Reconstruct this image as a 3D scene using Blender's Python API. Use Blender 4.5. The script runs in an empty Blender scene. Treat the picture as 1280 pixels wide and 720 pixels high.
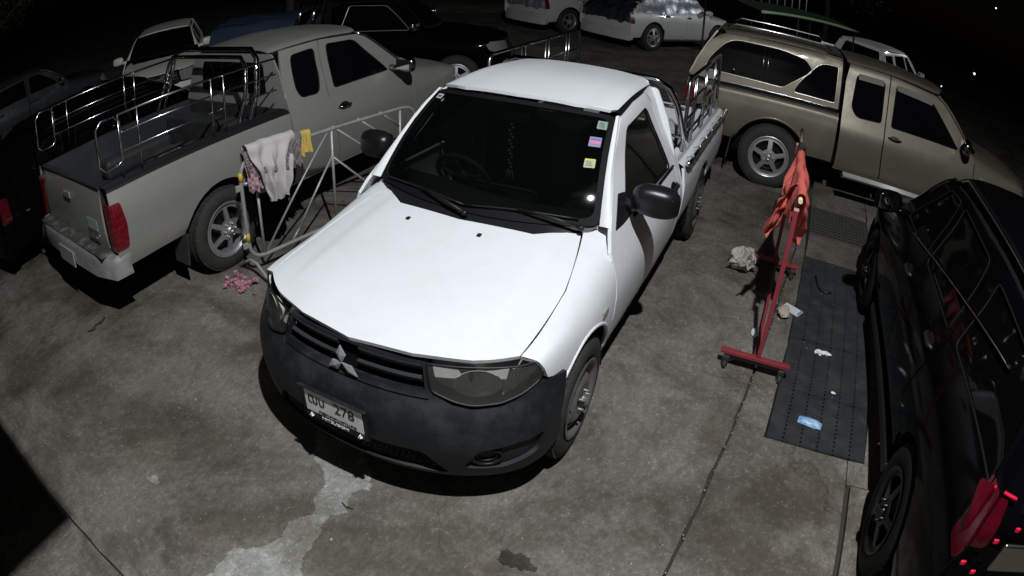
import bpy, bmesh, math, random
import numpy as np
from mathutils import Matrix, Vector, noise
from mathutils.geometry import delaunay_2d_cdt
random.seed(7)
np.random.seed(7)
PI = math.pi
S = bpy.context.scene
C = S.collection

# ------------------------------------------------------------------ camera, world, light
cd = bpy.data.cameras.new('security_camera_view')
cam = bpy.data.objects.new('camera', cd)
C.objects.link(cam)
S.camera = cam
cam.matrix_world = Matrix(((0.89862, -0.2558, 0.35644, 1.59981), (0.43671, 0.44374, -0.78254, -2.53596),
                           (0.04201, 0.85887, 0.51047, 2.52773), (0, 0, 0, 1)))
cd.type = 'PANO'                      # the wide lens of the security camera, with its real barrel distortion
cd.panorama_type = 'FISHEYE_LENS_POLYNOMIAL'
cd.sensor_width = 36
cd.sensor_fit = 'HORIZONTAL'
cd.fisheye_fov = PI
cd.fisheye_polynomial_k0 = 0
cd.fisheye_polynomial_k1 = -0.04180271834840759
cd.fisheye_polynomial_k2 = -0.0003103596629735306
cd.fisheye_polynomial_k3 = 2.4881589476065546e-05
cd.fisheye_polynomial_k4 = -1.3297019465455638e-06
cd.clip_start = 0.05
cd.clip_end = 600

W = bpy.data.worlds.new('World')
S.world = W
W.use_nodes = True
nt = W.node_tree
nt.nodes.clear()
sky = nt.nodes.new('ShaderNodeTexSky')
sky.sky_type = 'NISHITA'
sky.sun_disc = False
sky.sun_elevation = math.radians(3)
sky.sun_rotation = math.radians(200)
bg = nt.nodes.new('ShaderNodeBackground')
bg.inputs[1].default_value = 0.00035
wo = nt.nodes.new('ShaderNodeOutputWorld')
nt.links.new(sky.outputs[0], bg.inputs[0])
nt.links.new(bg.outputs[0], wo.inputs[0])

LAMP = Vector((2.1, -2.1, 5.6))
ld = bpy.data.lights.new('floodlight_lamp', 'SPOT')
ld.energy = 1480
ld.color = (0.95, 0.98, 1.0)
ld.spot_size = math.radians(165)
ld.spot_blend = 0.7
ld.shadow_soft_size = 0.05
lo = bpy.data.objects.new('floodlight_lamp', ld)
lo.location = LAMP
lo.rotation_euler = (Vector((-1.9, 2.5, -3.4))).to_track_quat('-Z', 'Y').to_euler()
C.objects.link(lo)

S.view_settings.view_transform = 'Standard'
S.view_settings.look = 'None'
S.view_settings.exposure = 0
S.view_settings.gamma = 1
S.cycles.max_bounces = 6
S.cycles.use_denoising = True

# ------------------------------------------------------------------ materials
MATS = {}
def mat(name, col, rough=0.5, metal=0.0, coat=0.0, spec=0.5, var=0.0, vscale=4.0, bump=0.0, bscale=60.0, dirt=None, dscale=3.0, damt=0.4, emit=None, estr=0.0, alpha=1.0, stretch=None):
    if name in MATS: return MATS[name]
    m = bpy.data.materials.new(name)
    m.use_nodes = True
    n = m.node_tree; L = n.links.new
    p = n.nodes['Principled BSDF']
    p.inputs['Base Color'].default_value = (*col, 1)
    p.inputs['Roughness'].default_value = rough
    p.inputs['Metallic'].default_value = metal
    p.inputs['Coat Weight'].default_value = coat
    p.inputs['Coat Roughness'].default_value = 0.06
    p.inputs['Specular IOR Level'].default_value = spec
    if emit:
        p.inputs['Emission Color'].default_value = (*emit, 1)
        p.inputs['Emission Strength'].default_value = estr
    tc = n.nodes.new('ShaderNodeTexCoord')
    src = tc.outputs['Object']
    if stretch:
        mp = n.nodes.new('ShaderNodeMapping'); mp.inputs['Scale'].default_value = stretch
        L(src, mp.inputs[0]); src = mp.outputs[0]
    if var > 0 or dirt:
        nz = n.nodes.new('ShaderNodeTexNoise'); nz.inputs['Scale'].default_value = vscale; nz.inputs['Detail'].default_value = 6
        L(src, nz.inputs['Vector'])
        mx = n.nodes.new('ShaderNodeMix'); mx.data_type = 'RGBA'
        mx.inputs['A'].default_value = (*[c * (1 - var) for c in col], 1)
        mx.inputs['B'].default_value = (*[min(1, c * (1 + var)) for c in col], 1)
        L(nz.outputs['Fac'], mx.inputs['Factor'])
        last = mx.outputs['Result']
        if dirt:
            n2 = n.nodes.new('ShaderNodeTexNoise'); n2.inputs['Scale'].default_value = dscale; n2.inputs['Detail'].default_value = 9; n2.inputs['Roughness'].default_value = 0.7
            L(src, n2.inputs['Vector'])
            r = n.nodes.new('ShaderNodeMapRange'); r.inputs['From Min'].default_value = 0.48; r.inputs['From Max'].default_value = 0.72
            r.inputs['To Max'].default_value = damt
            L(n2.outputs['Fac'], r.inputs['Value'])
            m2 = n.nodes.new('ShaderNodeMix'); m2.data_type = 'RGBA'
            m2.inputs['B'].default_value = (*dirt, 1)
            L(last, m2.inputs['A']); L(r.outputs['Result'], m2.inputs['Factor'])
            last = m2.outputs['Result']
            rr = n.nodes.new('ShaderNodeMapRange'); rr.inputs['From Max'].default_value = max(damt, .01)
            rr.inputs['To Min'].default_value = rough; rr.inputs['To Max'].default_value = min(1, rough + .25)
            L(r.outputs['Result'], rr.inputs['Value']); L(rr.outputs['Result'], p.inputs['Roughness'])
        L(last, p.inputs['Base Color'])
    if bump > 0:
        nb = n.nodes.new('ShaderNodeTexNoise'); nb.inputs['Scale'].default_value = bscale; nb.inputs['Detail'].default_value = 5
        L(src, nb.inputs['Vector'])
        b = n.nodes.new('ShaderNodeBump'); b.inputs['Strength'].default_value = bump; b.inputs['Distance'].default_value = 0.01
        L(nb.outputs['Fac'], b.inputs['Height']); L(b.outputs['Normal'], p.inputs['Normal'])
    MATS[name] = m
    return m

def glass(name, tint=(0.02, 0.025, 0.025), clear=0.3, rough=0.03, haze=0.25):
    if name in MATS: return MATS[name]
    m = bpy.data.materials.new(name); m.use_nodes = True
    n = m.node_tree; n.nodes.clear(); L = n.links.new
    o = n.nodes.new('ShaderNodeOutputMaterial')
    t = n.nodes.new('ShaderNodeBsdfTransparent'); t.inputs[0].default_value = (clear, clear * 1.03, clear, 1)
    d = n.nodes.new('ShaderNodeBsdfDiffuse'); d.inputs[0].default_value = (*tint, 1)
    a = n.nodes.new('ShaderNodeMixShader'); a.inputs[0].default_value = haze
    g = n.nodes.new('ShaderNodeBsdfGlossy'); g.inputs['Roughness'].default_value = rough
    f = n.nodes.new('ShaderNodeFresnel'); f.inputs[0].default_value = 1.45
    b = n.nodes.new('ShaderNodeMixShader')
    L(t.outputs[0], a.inputs[1]); L(d.outputs[0], a.inputs[2]); L(a.outputs[0], b.inputs[1]); L(g.outputs[0], b.inputs[2])
    L(f.outputs[0], b.inputs[0]); L(b.outputs[0], o.inputs[0])
    MATS[name] = m
    return m

M_WHITE = mat('white_car_paint', (0.78, 0.80, 0.83), 0.42, coat=0.25, var=0.02, vscale=2, dirt=(0.52, 0.51, 0.48), dscale=3.5, damt=0.22, bump=0.02, bscale=350)
M_SILVER = mat('silver_beige_car_paint', (0.45, 0.442, 0.405), 0.32, metal=0.5, coat=0.35, var=0.05, vscale=2, dirt=(0.22, 0.20, 0.17), dscale=2, damt=0.3)
M_GOLD = mat('bronze_car_paint', (0.172, 0.153, 0.115), 0.38, metal=0.35, coat=0.4, var=0.05, vscale=2, dirt=(0.2, 0.18, 0.14), dscale=2, damt=0.25)
M_BLACK = mat('black_car_paint', (0.002, 0.002, 0.0025), 0.08, coat=0.0, spec=.08, var=0.1)
M_BLACK2 = mat('dark_grey_car_paint', (0.03, 0.032, 0.035), 0.3, coat=0.5, var=0.1, dirt=(0.05, 0.05, 0.045), damt=.4)
M_PEARL = mat('pearl_white_car_paint', (0.62, 0.62, 0.60), 0.4, coat=0.4, var=0.03, dirt=(0.3, 0.29, 0.27), damt=.3)
M_CREAM = mat('cream_car_paint', (0.75, 0.72, 0.64), 0.4, coat=0.3, var=0.03)
M_PLASTIC = mat('dark_grey_bumper_plastic', (0.010, 0.0115, 0.014), 0.55, spec=0.4, var=0.12, vscale=6, dirt=(0.08, 0.08, 0.08), dscale=5, damt=0.3, bump=0.08, bscale=500)
M_BLKPL = mat('black_plastic', (0.010, 0.010, 0.011), 0.45, spec=0.4, var=0.2, bump=0.05, bscale=300)
M_MIRROR = mat('mirror_cover_plastic', (0.009, 0.009, 0.010), 0.30, spec=0.5, bump=0.1, bscale=400)
M_VOID = mat('underbody_black', (0.004, 0.004, 0.004), 0.9, spec=0.1, var=0.3)
M_RUBBER = mat('tyre_rubber', (0.035, 0.034, 0.032), 0.8, spec=0.25, var=0.25, vscale=12, dirt=(0.07, 0.065, 0.055), dscale=8, damt=0.5, bump=0.15, bscale=120)
M_CHROME = mat('chrome', (0.75, 0.76, 0.80), 0.09, metal=1.0, var=0.05)
M_STEEL = mat('stainless_tube', (0.55, 0.55, 0.57), 0.22, metal=1.0, var=0.08, vscale=20)
M_RIM = mat('alloy_rim', (0.55, 0.55, 0.56), 0.35, metal=0.8, var=0.1, dirt=(0.10, 0.09, 0.08), dscale=10, damt=0.4)
M_STEELRIM = mat('grey_steel_rim', (0.20, 0.195, 0.19), 0.4, metal=0.5, var=0.15, vscale=8, dirt=(0.10, 0.09, 0.08), dscale=9, damt=0.5)
M_DARKGLASS = mat('tinted_window_glass', (0.003, 0.003, 0.004), 0.02, spec=0.4)
M_WSGLASS = glass('windscreen_glass', (0.006, 0.009, 0.008), 0.30)
M_SIDEGLASS = glass('side_window_glass', (0.02, 0.022, 0.02), 0.5)
M_LENS = glass('clear_lamp_lens', (0.30, 0.30, 0.27), 0.97, 0.05, 0.10)
M_REDLENS = mat('red_lamp_lens', (0.13, 0.006, 0.010), 0.2, coat=0.5, var=0.6, vscale=30, dirt=(.30, .03, .035), dscale=35, damt=.5)
M_REDGLOW = mat('dark_red_lamp_lens', (0.055, 0.001, 0.005), 0.15, coat=0.2, var=0.5, vscale=30)
M_CLEARL = mat('cloudy_clear_lamp_plastic', (0.22, 0.24, 0.22), 0.15, coat=0.8, var=0.4, vscale=40)
M_SEAT = mat('dark_seat_fabric', (0.035, 0.035, 0.04), 0.9, spec=0.1, var=0.2)
M_DASH = mat('dashboard_plastic', (0.05, 0.052, 0.05), 0.75, var=0.1, bump=0.1)
M_SEAL = mat('rubber_seal', (0.004, 0.004, 0.005), 0.7, spec=.2)
M_BEDLINER = mat('bed_liner', (0.02, 0.021, 0.023), 0.6, var=0.3, dirt=(0.05, 0.048, 0.045), damt=.4, bump=.1)


# ------------------------------------------------------------------ mesh helpers
def link(name, verts, faces, m, parent=None, smooth=True, loc=None, rot=None, normals=None):
    me = bpy.data.meshes.new(name)
    me.from_pydata([tuple(v) for v in verts], [], [tuple(f) for f in faces])
    if m is not None: me.materials.append(m)
    if smooth is True:
        me.polygons.foreach_set('use_smooth', [True] * len(me.polygons))
    elif smooth is not False:
        me.polygons.foreach_set('use_smooth', smooth)
    me.update()
    if normals:
        try:
            z0 = (0.0, 0.0, 0.0); L_ = []
            for p in me.polygons:
                for vi in p.vertices:
                    n_ = normals.get(vi, None)
                    if n_ is None: n_ = me.vertices[vi].normal
                    L_.append(tuple(n_) if p.use_smooth else tuple(p.normal))
            me.normals_split_custom_set(L_)
        except Exception as e: print('normals', e)
    o = bpy.data.objects.new(name, me)
    C.objects.link(o)
    if parent: o.parent = parent
    if loc is not None: o.location = loc
    if rot is not None: o.rotation_euler = rot
    return o

def tag(o, label=None, cat=None, group=None, kind=None):
    if label: o['label'] = label
    if cat: o['category'] = cat
    if group: o['group'] = group
    if kind: o['kind'] = kind
    return o

def root(name, loc, rz=0.0):
    o = bpy.data.objects.new(name, None); C.objects.link(o)
    o.location = loc; o.rotation_euler = (0, 0, rz); o.empty_display_size = .2
    return o

class MB:
    """collects geometry for one mesh"""
    def __init__(s): s.v = []; s.f = []; s.sm = []; s.n = {}; s.mixed = False
    def add(s, v, f, smooth=False):
        k = len(s.v); s.v += [tuple(p) for p in v]; s.f += [tuple(i + k for i in q) for q in f]
        s.sm += ([smooth] * len(f)) if isinstance(smooth, bool) else list(smooth)
        return s
    def box(s, c, d, R=None, taper=1.0, bev=0.0):
        cx, cy, cz = c; x, y, z = d[0] / 2, d[1] / 2, d[2] / 2
        if bev > 0:
            b = min(bev, x * .9, y * .9, z * .9)
            bm = bmesh.new(); bmesh.ops.create_cube(bm, size=1, matrix=Matrix.Diagonal((2 * x, 2 * y, 2 * z, 1)))
            bmesh.ops.bevel(bm, geom=bm.edges[:], offset=b, segments=2, affect='EDGES', profile=.5)
            P = [v.co.copy() for v in bm.verts]; F = [[v.index for v in f.verts] for f in bm.faces]; bm.free()
        else:
            P = [Vector((i * x, j * y, k * z)) for k in (-1, 1) for j in (-1, 1) for i in (-1, 1)]
            F = [(0, 2, 3, 1), (4, 5, 7, 6), (0, 1, 5, 4), (2, 6, 7, 3), (0, 4, 6, 2), (1, 3, 7, 5)]
        if taper != 1.0:
            for p in P:
                if p.z > 0: p.x *= taper; p.y *= taper
        if R is not None: P = [R @ p for p in P]
        P = [p + Vector((cx, cy, cz)) for p in P]
        s.add(P, F, False); return s
    def merge(s, o):
        k = len(s.v); s.add(o.v, o.f, o.sm); s.n.update({k + i: v for i, v in o.n.items()}); return s
    def tube(s, pts, r, n=8, closed=False, cap=True):
        pts = [Vector(p) for p in pts]; N = len(pts)
        rr = r if isinstance(r, (list, tuple)) else [r] * N
        V = []; up = None
        for i, p in enumerate(pts):
            if closed: t = (pts[(i + 1) % N] - pts[i - 1])
            else: t = (pts[min(i + 1, N - 1)] - pts[max(i - 1, 0)])
            if t.length < 1e-9: t = Vector((0, 0, 1))
            t.normalize()
            if up is None:
                up = Vector((0, 0, 1)) if abs(t.z) < .9 else Vector((1, 0, 0))
            a = t.cross(up)
            if a.length < 1e-4: a = t.cross(Vector((0, 1, 0.3)))
            a.normalize(); b = t.cross(a); up = -b if False else b * -1
            up = a.cross(t)
            for k in range(n):
                q = 2 * PI * k / n
                V.append(p + (a * math.cos(q) + up * math.sin(q)) * rr[i])
        F = []; M = N if closed else N - 1
        for i in range(M):
            j = (i + 1) % N
            for k in range(n):
                l = (k + 1) % n
                F.append((i * n + k, i * n + l, j * n + l, j * n + k))
        sm = [True] * len(F)
        if cap and not closed:
            F.append(tuple(range(n))[::-1]); F.append(tuple((N - 1) * n + k for k in range(n))); sm += [False, False]
        s.add(V, F, sm); return s
    def lathe(s, prof, c, axis='x', n=32, closed=False):
        """prof: (along, radius)"""
        V = []; P = len(prof)
        for i in range(n):
            a = 2 * PI * i / n; ca, sa = math.cos(a), math.sin(a)
            for (u, r) in prof:
                if axis == 'x': V.append((c[0] + u, c[1] + r * ca, c[2] + r * sa))
                elif axis == 'y': V.append((c[0] + r * ca, c[1] + u, c[2] + r * sa))
                else: V.append((c[0] + r * ca, c[1] + r * sa, c[2] + u))
        F = []
        for i in range(n):
            j = (i + 1) % n
            for k in range(P if closed else P - 1):
                l = (k + 1) % P
                F.append((i * P + k, j * P + k, j * P + l, i * P + l))
        s.add(V, F, True); return s
    def obj(s, name, m, parent=None, **k):
        return link(name, s.v, s.f, m, parent, smooth=s.sm, normals=(s.n or None), **k)

def fillet(pts, rad, n=4):
    """round the corners of a closed 2D polygon; rad one number or list"""
    out = []; N = len(pts)
    for i in range(N):
        r = rad[i] if isinstance(rad, (list, tuple)) else rad
        p = np.array(pts[i], float); a = np.array(pts[i - 1], float); b = np.array(pts[(i + 1) % N], float)
        if r <= 0: out.append(tuple(p)); continue
        da = a - p; db = b - p; la = np.hypot(*da); lb = np.hypot(*db)
        k = min(r, la * .45, lb * .45)
        p0 = p + da / la * k; p1 = p + db / lb * k
        for j in range(n + 1):
            t = j / n
            out.append(tuple((1 - t) ** 2 * p0 + 2 * t * (1 - t) * p + t * t * p1))
    return out

def resample(poly, step):
    out = []; N = len(poly)
    for i in range(N):
        a = np.array(poly[i]); b = np.array(poly[(i + 1) % N]); d = np.hypot(*(b - a))
        k = max(1, int(math.ceil(d / step)))
        for j in range(k): out.append(tuple(a + (b - a) * j / k))
    return out

def inpoly(P, poly):
    x, y = P[:, 0], P[:, 1]; r = np.zeros(len(P), bool); N = len(poly)
    for i in range(N):
        x0, y0 = poly[i]; x1, y1 = poly[i - 1]
        if y0 == y1: continue
        c = ((y0 > y) != (y1 > y)) & (x < (x1 - x0) * (y - y0) / (y1 - y0) + x0)
        r ^= c
    return r

def tri(poly, step, holes=()):
    loops = [resample(poly, step)] + [resample(h, step) for h in holes]
    pts = []; edges = []
    for l in loops:
        k = len(pts); pts += l; edges += [(k + i, k + (i + 1) % len(l)) for i in range(len(l))]
    B = np.array(loops[0]); lo_, hi = B.min(0), B.max(0)
    gx = np.arange(lo_[0] + step * .5, hi[0], step); gy = np.arange(lo_[1] + step * .5, hi[1], step)
    if len(gx) and len(gy):
        G = np.array([(x + (step * .5 if j % 2 else 0), y) for j, y in enumerate(gy) for x in gx])
        ok = inpoly(G, loops[0])
        for h in loops[1:]: ok &= ~inpoly(G, h)
        G = G[ok]
        if len(G):
            A = np.array(pts)
            d = np.array([np.min((A[:, 0] - g_[0]) ** 2 + (A[:, 1] - g_[1]) ** 2) for g_ in G])
            pts += [tuple(g_) for g_ in G[d > (step * .45) ** 2]]
    r = delaunay_2d_cdt([Vector(p) for p in pts], edges, [], 0, 1e-6)
    V = np.array([tuple(v) for v in r[0]]); F = np.array([tuple(f) for f in r[2] if len(f) == 3])
    cen = V[F].mean(1)
    ok = inpoly(cen, loops[0])
    for h in loops[1:]: ok &= ~inpoly(cen, h)
    F = F[ok]
    return V, F

def sheet(poly, f, step=0.05, holes=(), th=0.012, ctr=(0, 0, 0.5), inner=False, flip=None):
    """triangulate a 2D outline, map it by f(a,b)->(N,3), give it a rim of depth th. returns MB"""
    V, F = tri(poly, step, holes)
    P = f(V[:, 0], V[:, 1])
    n = np.cross(P[F[:, 1]] - P[F[:, 0]], P[F[:, 2]] - P[F[:, 0]])
    cen = P[F].mean(1)
    c = np.array(ctr(cen) if callable(ctr) else ctr, float)
    if (n * (cen - c)).sum() < 0: F = F[:, ::-1]; n = -n
    vn = np.zeros_like(P)
    for k in range(3): np.add.at(vn, F[:, k], n)
    l = np.linalg.norm(vn, axis=1, keepdims=True); l[l == 0] = 1; vn /= l
    e = .004
    try:
        da = f(V[:, 0] + e, V[:, 1]) - f(V[:, 0] - e, V[:, 1]); db = f(V[:, 0], V[:, 1] + e) - f(V[:, 0], V[:, 1] - e)
        an = np.cross(da, db); al = np.linalg.norm(an, axis=1); ok_ = al > 1e-10; an[ok_] /= al[ok_, None]
        an *= np.where((an * vn).sum(1) < 0, -1, 1)[:, None]; ok_ &= (an * vn).sum(1) > .5
        vn = np.where(ok_[:, None], an, vn)
    except Exception: pass
    mb = MB(); mb.add(P.tolist(), F.tolist(), True)
    nd = {i: vn[i] for i in range(len(P))}
    if th > 0:
        I = P - vn * th
        ed = {}
        for t in F.tolist():
            for a, b in ((t[0], t[1]), (t[1], t[2]), (t[2], t[0])): ed[(a, b)] = 1
        bd = [(a, b) for (a, b) in ed if (b, a) not in ed]
        vv = []; ff = []
        for a, b in bd:
            k = len(vv); vv += [P[a], P[b], I[b], I[a]]; ff.append((k, k + 3, k + 2, k + 1))
        mb.add(vv, ff, False)
        if inner:
            k = len(mb.v); mb.add(I.tolist(), F[:, ::-1].tolist(), True)
            nd.update({k + i: -vn[i] for i in range(len(P))})
    mb.n = nd; mb.mixed = False
    return mb

def xy(f1):
    return lambda a, b: f1(np.asarray(a, float), np.asarray(b, float))
def flat_xz(y): return lambda a, b: np.stack([a, np.full_like(a, y), b], 1)
def flat_xy(z): return lambda a, b: np.stack([a, b, np.full_like(a, z)], 1)
def flat_yz(x): return lambda a, b: np.stack([np.full_like(a, x), a, b], 1)

def interp_rows(ys, T, y):
    """cubic hermite through rows T[len(ys), ...] at positions y (N,)"""
    ys = np.array(ys, float); T = np.array(T, float); n = len(ys)
    if n == 1: return np.repeat(T, len(y), 0)
    D = np.zeros_like(T)
    for i in range(n):
        if i == 0: D[i] = (T[1] - T[0]) / (ys[1] - ys[0])
        elif i == n - 1: D[i] = (T[-1] - T[-2]) / (ys[-1] - ys[-2])
        else: D[i] = (T[i + 1] - T[i - 1]) / (ys[i + 1] - ys[i - 1])
    y = np.asarray(y, float); i = np.clip(np.searchsorted(ys, y) - 1, 0, n - 2)
    h = ys[i + 1] - ys[i]; t = (y - ys[i]) / h
    tc = np.clip(t, 0, 1)
    sh = (-1,) + (1,) * (T.ndim - 1)
    t_ = tc.reshape(sh); h_ = h.reshape(sh)
    r = (2 * t_ ** 3 - 3 * t_ ** 2 + 1) * T[i] + (t_ ** 3 - 2 * t_ ** 2 + t_) * h_ * D[i] + (-2 * t_ ** 3 + 3 * t_ ** 2) * T[i + 1] + (t_ ** 3 - t_ ** 2) * h_ * D[i + 1]
    ex = ((t - tc) * h).reshape(sh)
    r = r + np.where(ex < 0, ex * D[0], ex * D[-1])
    return r

class Surf:
    """cross-sections (x,z) at stations y, K control points each"""
    def __init__(s, ys, rows): s.ys = ys; s.rows = np.array(rows, float); s.K = s.rows.shape[1]
    def at(s, y, q):
        y = np.asarray(y, float); q = np.asarray(q, float)
        R = interp_rows(s.ys, s.rows, y)
        K = s.K; i = np.clip(np.floor(q).astype(int), 0, K - 2); t = (q - i)[:, None]
        n = np.arange(len(y))
        def P(j):
            jj = np.clip(j, 0, K - 1); r = R[n, jj].copy()
            m_ = j < 0
            if m_.any():
                r[m_] = R[n[m_], -j[m_]]; r[m_, 0] *= -1
            m2 = j > K - 1
            if m2.any(): r[m2] = 2 * R[n[m2], K - 1] - R[n[m2], K - 2]
            return r
        p0, p1, p2, p3 = P(i - 1), P(i), P(i + 1), P(i + 2)
        r = 0.5 * (2 * p1 + (p2 - p0) * t + (2 * p0 - 5 * p1 + 4 * p2 - p3) * t ** 2 + (3 * p1 - p0 - 3 * p2 + p3) * t ** 3)
        return np.stack([r[:, 0], y, r[:, 1]], 1)
    def solve(s, y, z, lo_=2.0, hi=7.0):
        a = np.full_like(y, lo_); b = np.full_like(y, hi)
        for _ in range(18):
            m = (a + b) / 2; zz = s.at(y, m)[:, 2]
            up = zz > z
            a = np.where(up, m, a); b = np.where(up, b, m)
        return (a + b) / 2
    def top(s):           # param (x-ish b = q*0.25 signed, y)
        def f(b, y):
            q = np.abs(b) / 0.25; P = s.at(y, q); P[:, 0] *= np.where(b < 0, -1, 1); return P
        return f
    def side(s, sg, lo_=2.0, off=0.0):      # param (y,z)
        def f(y, z):
            P = s.at(y, s.solve(y, z, lo_)); P[:, 0] += off; P[:, 0] *= sg; return P
        return f
    def sidecrown(s, sg):   # param (y,b): b=z below the shoulder (q=4), runs over the crown above it
        def f(y, b):
            zt = s.at(y, np.full_like(y, 4.0))[:, 2]
            q = np.where(b < zt, s.solve(y, np.minimum(b, zt), 3.999), 4 - (b - zt) / 0.25)
            P = s.at(y, q); P[:, 0] *= sg; return P
        return f
    def zt(s, y): return float(s.at(np.array([y]), np.array([4.0]))[0, 2])

def text_mesh(body, size, depth=0.0):
    cu = bpy.data.curves.new('tmp', 'FONT'); cu.body = body; cu.size = size; cu.extrude = depth
    cu.align_x = 'CENTER'; cu.align_y = 'CENTER'; cu.resolution_u = 4
    o = bpy.data.objects.new('tmp', cu); C.objects.link(o)
    dg = bpy.context.evaluated_depsgraph_get(); dg.update()
    me = bpy.data.meshes.new_from_object(o.evaluated_get(dg))
    bpy.data.objects.remove(o); bpy.data.curves.remove(cu)
    return me
def text_obj(name, body, size, m, parent, loc, rot, depth=0.0, sx=1.0):
    me = text_mesh(body, size, depth); me.name = name
    me.materials.clear(); me.materials.append(m)
    o = bpy.data.objects.new(name, me); C.objects.link(o); o.parent = parent
    o.location = loc; o.rotation_euler = rot; o.scale = (sx, 1, 1)
    return o

# ------------------------------------------------------------------ wheels
def rim_sheet(style, r):
    def circ(cx, cy, rad, n=14, e=1.0, a0=0):
        return [(cx + rad * (math.cos(t) * math.cos(a0) - e * math.sin(t) * math.sin(a0)), cy + rad * (math.cos(t) * math.sin(a0) + e * math.sin(t) * math.cos(a0))) for t in [2 * PI * i / n for i in range(n)]]
    R = r * 0.62
    holes = []
    if style == 'steel':
        for i in range(8): a = 2 * PI * i / 8; holes.append(circ(R * .70 * math.cos(a), R * .70 * math.sin(a), R * .085, 8, 1.5, a))
        dep = lambda q: 0.035 * np.exp(-((q - .50) / .20) ** 2) - 0.020 - .12 * np.clip(q - .82, 0, 1) + .03 * np.exp(-(q / .28) ** 2)
    else:
        k = 5 if style == 'alloy5' else 6
        wd = 0.30 if k == 5 else 0.24
        for i in range(k):
            a = 2 * PI * (i + .5) / k + PI / 2
            w1 = PI / k - wd * .42; w2 = PI / k - wd * 1.05
            pts = []
            for t in np.linspace(-1, 1, 6): pts.append((R * .86 * math.cos(a + w1 * t), R * .86 * math.sin(a + w1 * t)))
            for t in np.linspace(1, -1, 4): pts.append((R * .40 * math.cos(a + max(w2, .08) * t), R * .40 * math.sin(a + max(w2, .08) * t)))
            holes.append(fillet(pts, R * .05, 2))
        dep = lambda q: 0.03 * (1 - q) * 0 + 0.02 * np.cos(q * 2.2) - .02 * np.clip(.25 - q, 0, 1)
    ring = circ(0, 0, R, 40)
    f = lambda a, b: np.stack([dep(np.hypot(a, b) / R), a, b], 1)
    return sheet(ring, f, r * .07, holes, th=0.02, ctr=(-1, 0, 0)), R

WHEELS = {}
def wheel(parent, x, y, r, w, style, sg, rim_m, steer=0.0, spin=0.3):
    key = (style, r, w, rim_m.name); tyre_m = mat('new_black_rubber', (.006, .006, .006), .7, spec=.2, bump=.15, bscale=120) if 'dark' in rim_m.name else M_RUBBER
    if key not in WHEELS:
        rs, R = rim_sheet(style, r)
        mb = rs
        # barrel
        mb.lathe([(-w * .9, R * .96), (-w * .3, R * .90), (0.0, R * .98), (0.018, R * 1.04), (0.012, R * 1.09)], (0, 0, 0), 'x', 40)
        mb.lathe([(0.0, .0001), (0.045, R * .06), (0.045, R * .14), (0.01, R * .18)], (0.01, 0, 0), 'x', 20)
        for i in range(5 if style != 'alloy6' else 6):
            a = 2 * PI * i / (5 if style != 'alloy6' else 6)
            mb.lathe([(0, R * .045), (.03, R * .045), (.034, .0001)], (0.012, R * .26 * math.cos(a), R * .26 * math.sin(a)), 'x', 6)
        ty = MB()
        prof = [(-w, R * 1.02), (-w * 1.02, R * 1.15), (-w * 1.0, r * .92), (-w * .93, r * .985), (-w * .5, r), (-w * .07, r * .985), (.004, r * .93), (.012, r * .80), (.008, R * 1.15), (-.004, R * 1.03)]
        ty.lathe(prof, (0, 0, 0), 'x', 48)
        # tread blocks
        nb = 44
        for i in range(nb):
            a = 2 * PI * i / nb
            for k, (u0, u1) in enumerate(((-.96, -.72), (-.64, -.36), (-.28, -.05))):
                aa = a + (k % 2) * PI / nb
                R_ = Matrix.Rotation(aa, 3, 'X')
                c = R_ @ Vector(((u0 + u1) / 2 * w, 0, r * (1.0 if k == 1 else .988)))
                ty.box(c, ((u1 - u0) * w, r * .11, .012), R_)
        back = MB(); back.lathe([(-w * .55, .0001), (-w * .55, R * .5), (-w * .45, R * .55), (-w*.45, R*.8), (-w * .6, R * .9)], (0, 0, 0), 'x', 24)
        WHEELS[key] = (mb.obj('wheel', rim_m), ty.obj('tyre', tyre_m), back.obj('brake_drum', M_BLKPL))
        proto = WHEELS[key]
        for p in proto: C.objects.unlink(p)
    a, b, c = WHEELS[key]
    o = a.copy(); C.objects.link(o); o.parent = parent
    o.location = (x, y, r); o.rotation_euler = (0, 0, (0 if sg > 0 else PI) + steer)
    for q in (b, c):
        t = q.copy(); C.objects.link(t); t.parent = o; t.rotation_euler = (spin, 0, 0)
    return o

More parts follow.
